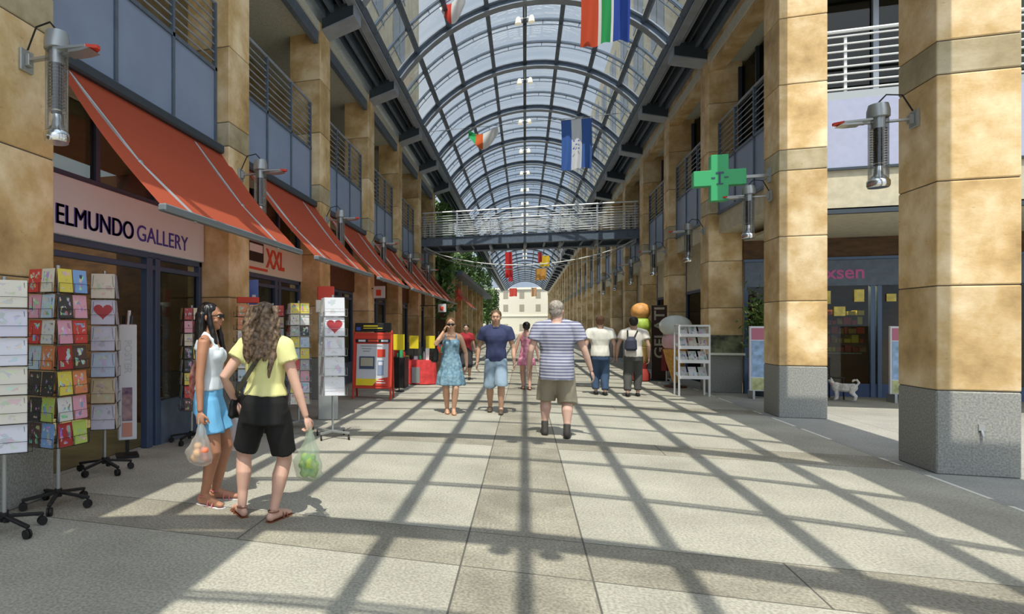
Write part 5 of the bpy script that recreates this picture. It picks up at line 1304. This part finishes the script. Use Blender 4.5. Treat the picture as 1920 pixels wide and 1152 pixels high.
p = at(1268, 0, 16.6); root = empty('ice_cream_cone', (p.x-.02, 16.6, 0), 0, 'giant ice cream cone with white and pink scoops', 'advertising figure')
MB().lathe([(.05, .10), (.2, .62), (.27, .92), (.25, .94)], n=24).build('cone', mat('wafer', (.58, .30, .06), .6, noise_=.2, nscale=14), root, smooth=True)
MB().ell((0, 0, 1.12), (.30, .30, .27), None, 26, 16).build('pink_scoop', mat('strawberry', (.62, .38, .40), .5, noise_=.05), root, smooth=True)
MB().ell((0, 0, 1.50), (.36, .34, .27), None, 26, 16).build('white_scoop', mat('vanilla', (.60, .63, .60), .5, noise_=.05), root, smooth=True)
MB().lathe([(.25, 0), (.25, .04), (.06, .06), (.05, .14)]).build('stand', 'wood', root)
p = at(1250, 0, 17.4); root = empty('closed_parasol', (p.x, 17.4, 0), 0, 'closed dark red parasol leaning between the board and the cone', 'parasol')
MB().tube([(0, 0, .06), (0, 0, 1.6)], .02).lathe([(.2, 0), (.2, .06), (.03, .08)]).build('pole', 'grey_metal', root); MB().loft([(0, 0, .35, .11, .11, .2, 6, 0), (0, 0, .9, .10, .10, .15, 6, .3), (0, 0, 1.5, .03, .03)], 36).build('folded_canopy', mat('maroon', (.18, .02, .02), .8), root, smooth=True)
p = at(1297, 0, 14.75); root = empty('display_rack', (p.x, 14.75, 0), .05, 'white metal rack with sloping shelves of leaflets by the third right pillar', 'rack')
mb = MB()
for x in (-.29, .29):
    for y in (-.16, .16): mb.box(x-.018, x+.018, y-.018, y+.018, 0, 1.50)
mb.box(-.3, .3, -.18, .18, 1.49, 1.53).build('frame', 'alu', root, bevel=.003)
shz = (.38, .72, 1.02, 1.28)
for z in shz: MB().bar((-0.0, -.19, z), (0.0, .17, z+.10), .58, .02).box(-.29, .29, -.21, -.19, z-.01, z+.06).build('shelf', 'white', root)
for k, z in enumerate(shz):
    for j in range(3):
        nm = ('left', 'middle', 'right')[j]; cn, cc = random.choice([('white', (.72, .72, .75)), ('pale grey', (.55, .55, .56)), ('cream', (.7, .66, .55))])
        o = card(.155, .25, (p.x-.19+j*.19, 14.75-.15, z+.035), .05, -.62, cc, '%s leaflet, %s shelf from the bottom, %s of the white rack' % (cn, ORD[k], nm), 'leaflets on the white rack'); o.name = 'leaflet'
def totem(px_, Y_, lab):
    q = at(px_, 0, Y_); r2 = empty('poster_totem', (q.x, Y_, 0), 0, lab, 'sign')
    b_ = MB().box(-.26, .26, -.03, .03, .16, 1.50).build('panel', 'sign', r2, bevel=.008)
    MB().box(-.23, .23, -.036, -.03, 1.22, 1.46).build('pink_header', mat('rose', (.50, .16, .24), .5), b_); MB().box(-.23, .23, -.036, -.03, .45, 1.20).build('blue_field', mat('skyblue', (.28, .42, .62), .5, noise_=.3), b_)
    MB().box(-.23, .23, -.036, -.03, .18, .43).build('green_field', mat('lime', (.42, .45, .22), .5, noise_=.3), b_); MB().box(-.24, -.2, -.15, .15, 0, .17).box(.2, .24, -.15, .15, 0, .17).build('feet', 'grey_metal', r2)
totem(1432, 14.5, 'pink and blue poster totem between the second and third right pillars'); totem(1698, 14.6, 'pink and blue poster totem half hidden by the nearest right pillar')
# picture panel and ledge on the third right pillar
root = empty('picture_panel', (PX, PY(3)-.02, 0), 0, 'dark picture panel with a cream ledge on the third right pillar', 'panel')
MB().box(.02, .66, -.04, .01, .90, 1.30).build('picture', mat('dark_picture', (.03, .035, .015), .5, col2=(.22, .24, .13), nscale=6), root); MB().box(-.02, .69, -.10, .01, .85, .90).build('ledge', 'cream', root)
# shrub by the doorway behind
root = empty('potted_shrub', (4.9, 16.3, 0), 0, 'green potted shrub behind the second right pillar', 'plant')
root.location = (4.86, 15.12, 0)
MB().lathe([(.18, 0), (.24, .5), (.22, .5)]).build('pot', 'steel_dark', root, smooth=True); mb = MB(); rn = random.Random(4)
for _ in range(700):
    v = Vector((rn.gauss(0, .15), rn.gauss(0, .10), 1.55+rn.gauss(0, .33))); a = Vector((rn.gauss(0, 1), rn.gauss(0, 1), rn.gauss(0, 1))).normalized()*.06; b2 = a.orthogonal().normalized()*.03; mb.add([v-a, v-b2, v+a, v+b2], [(0, 1, 2, 3)])
mb.build('foliage', 'leaf', root, fix=False); MB().tube([(0, 0, .4), (0, 0, 1.6)], .02).build('stem', 'bark', root)
# dark chair on the plaza
root = empty('cafe_chair', F(1552, 748), .3, 'dark cafe chair beside the small white dog', 'chair')
for x in (-.18, .18):
    for y in (-.18, .18): MB().tube([(x, y, 0), (x*.95, y*.95, .45 if y < 0 else .85)], .014).build('leg', 'black', root)
MB().box(-.2, .2, -.2, .2, .43, .46).build('seat', 'black', root, bevel=.01); MB().box(-.19, .19, .16, .19, .60, .85).build('backrest', 'black', root, bevel=.01)
# keyhole plate on the nearest right plinth
root = MB().box(0, .05, 0, .01, .46, .52).tube([(.025, -.0, .46), (.025, -.02, .40)], .012).build('water_tap', 'grey_metal', None, (PX+.33, PY(1)-.012, 0), smooth=True); tag(root, 'small metal tap fixed to the nearest right granite plinth', 'tap')
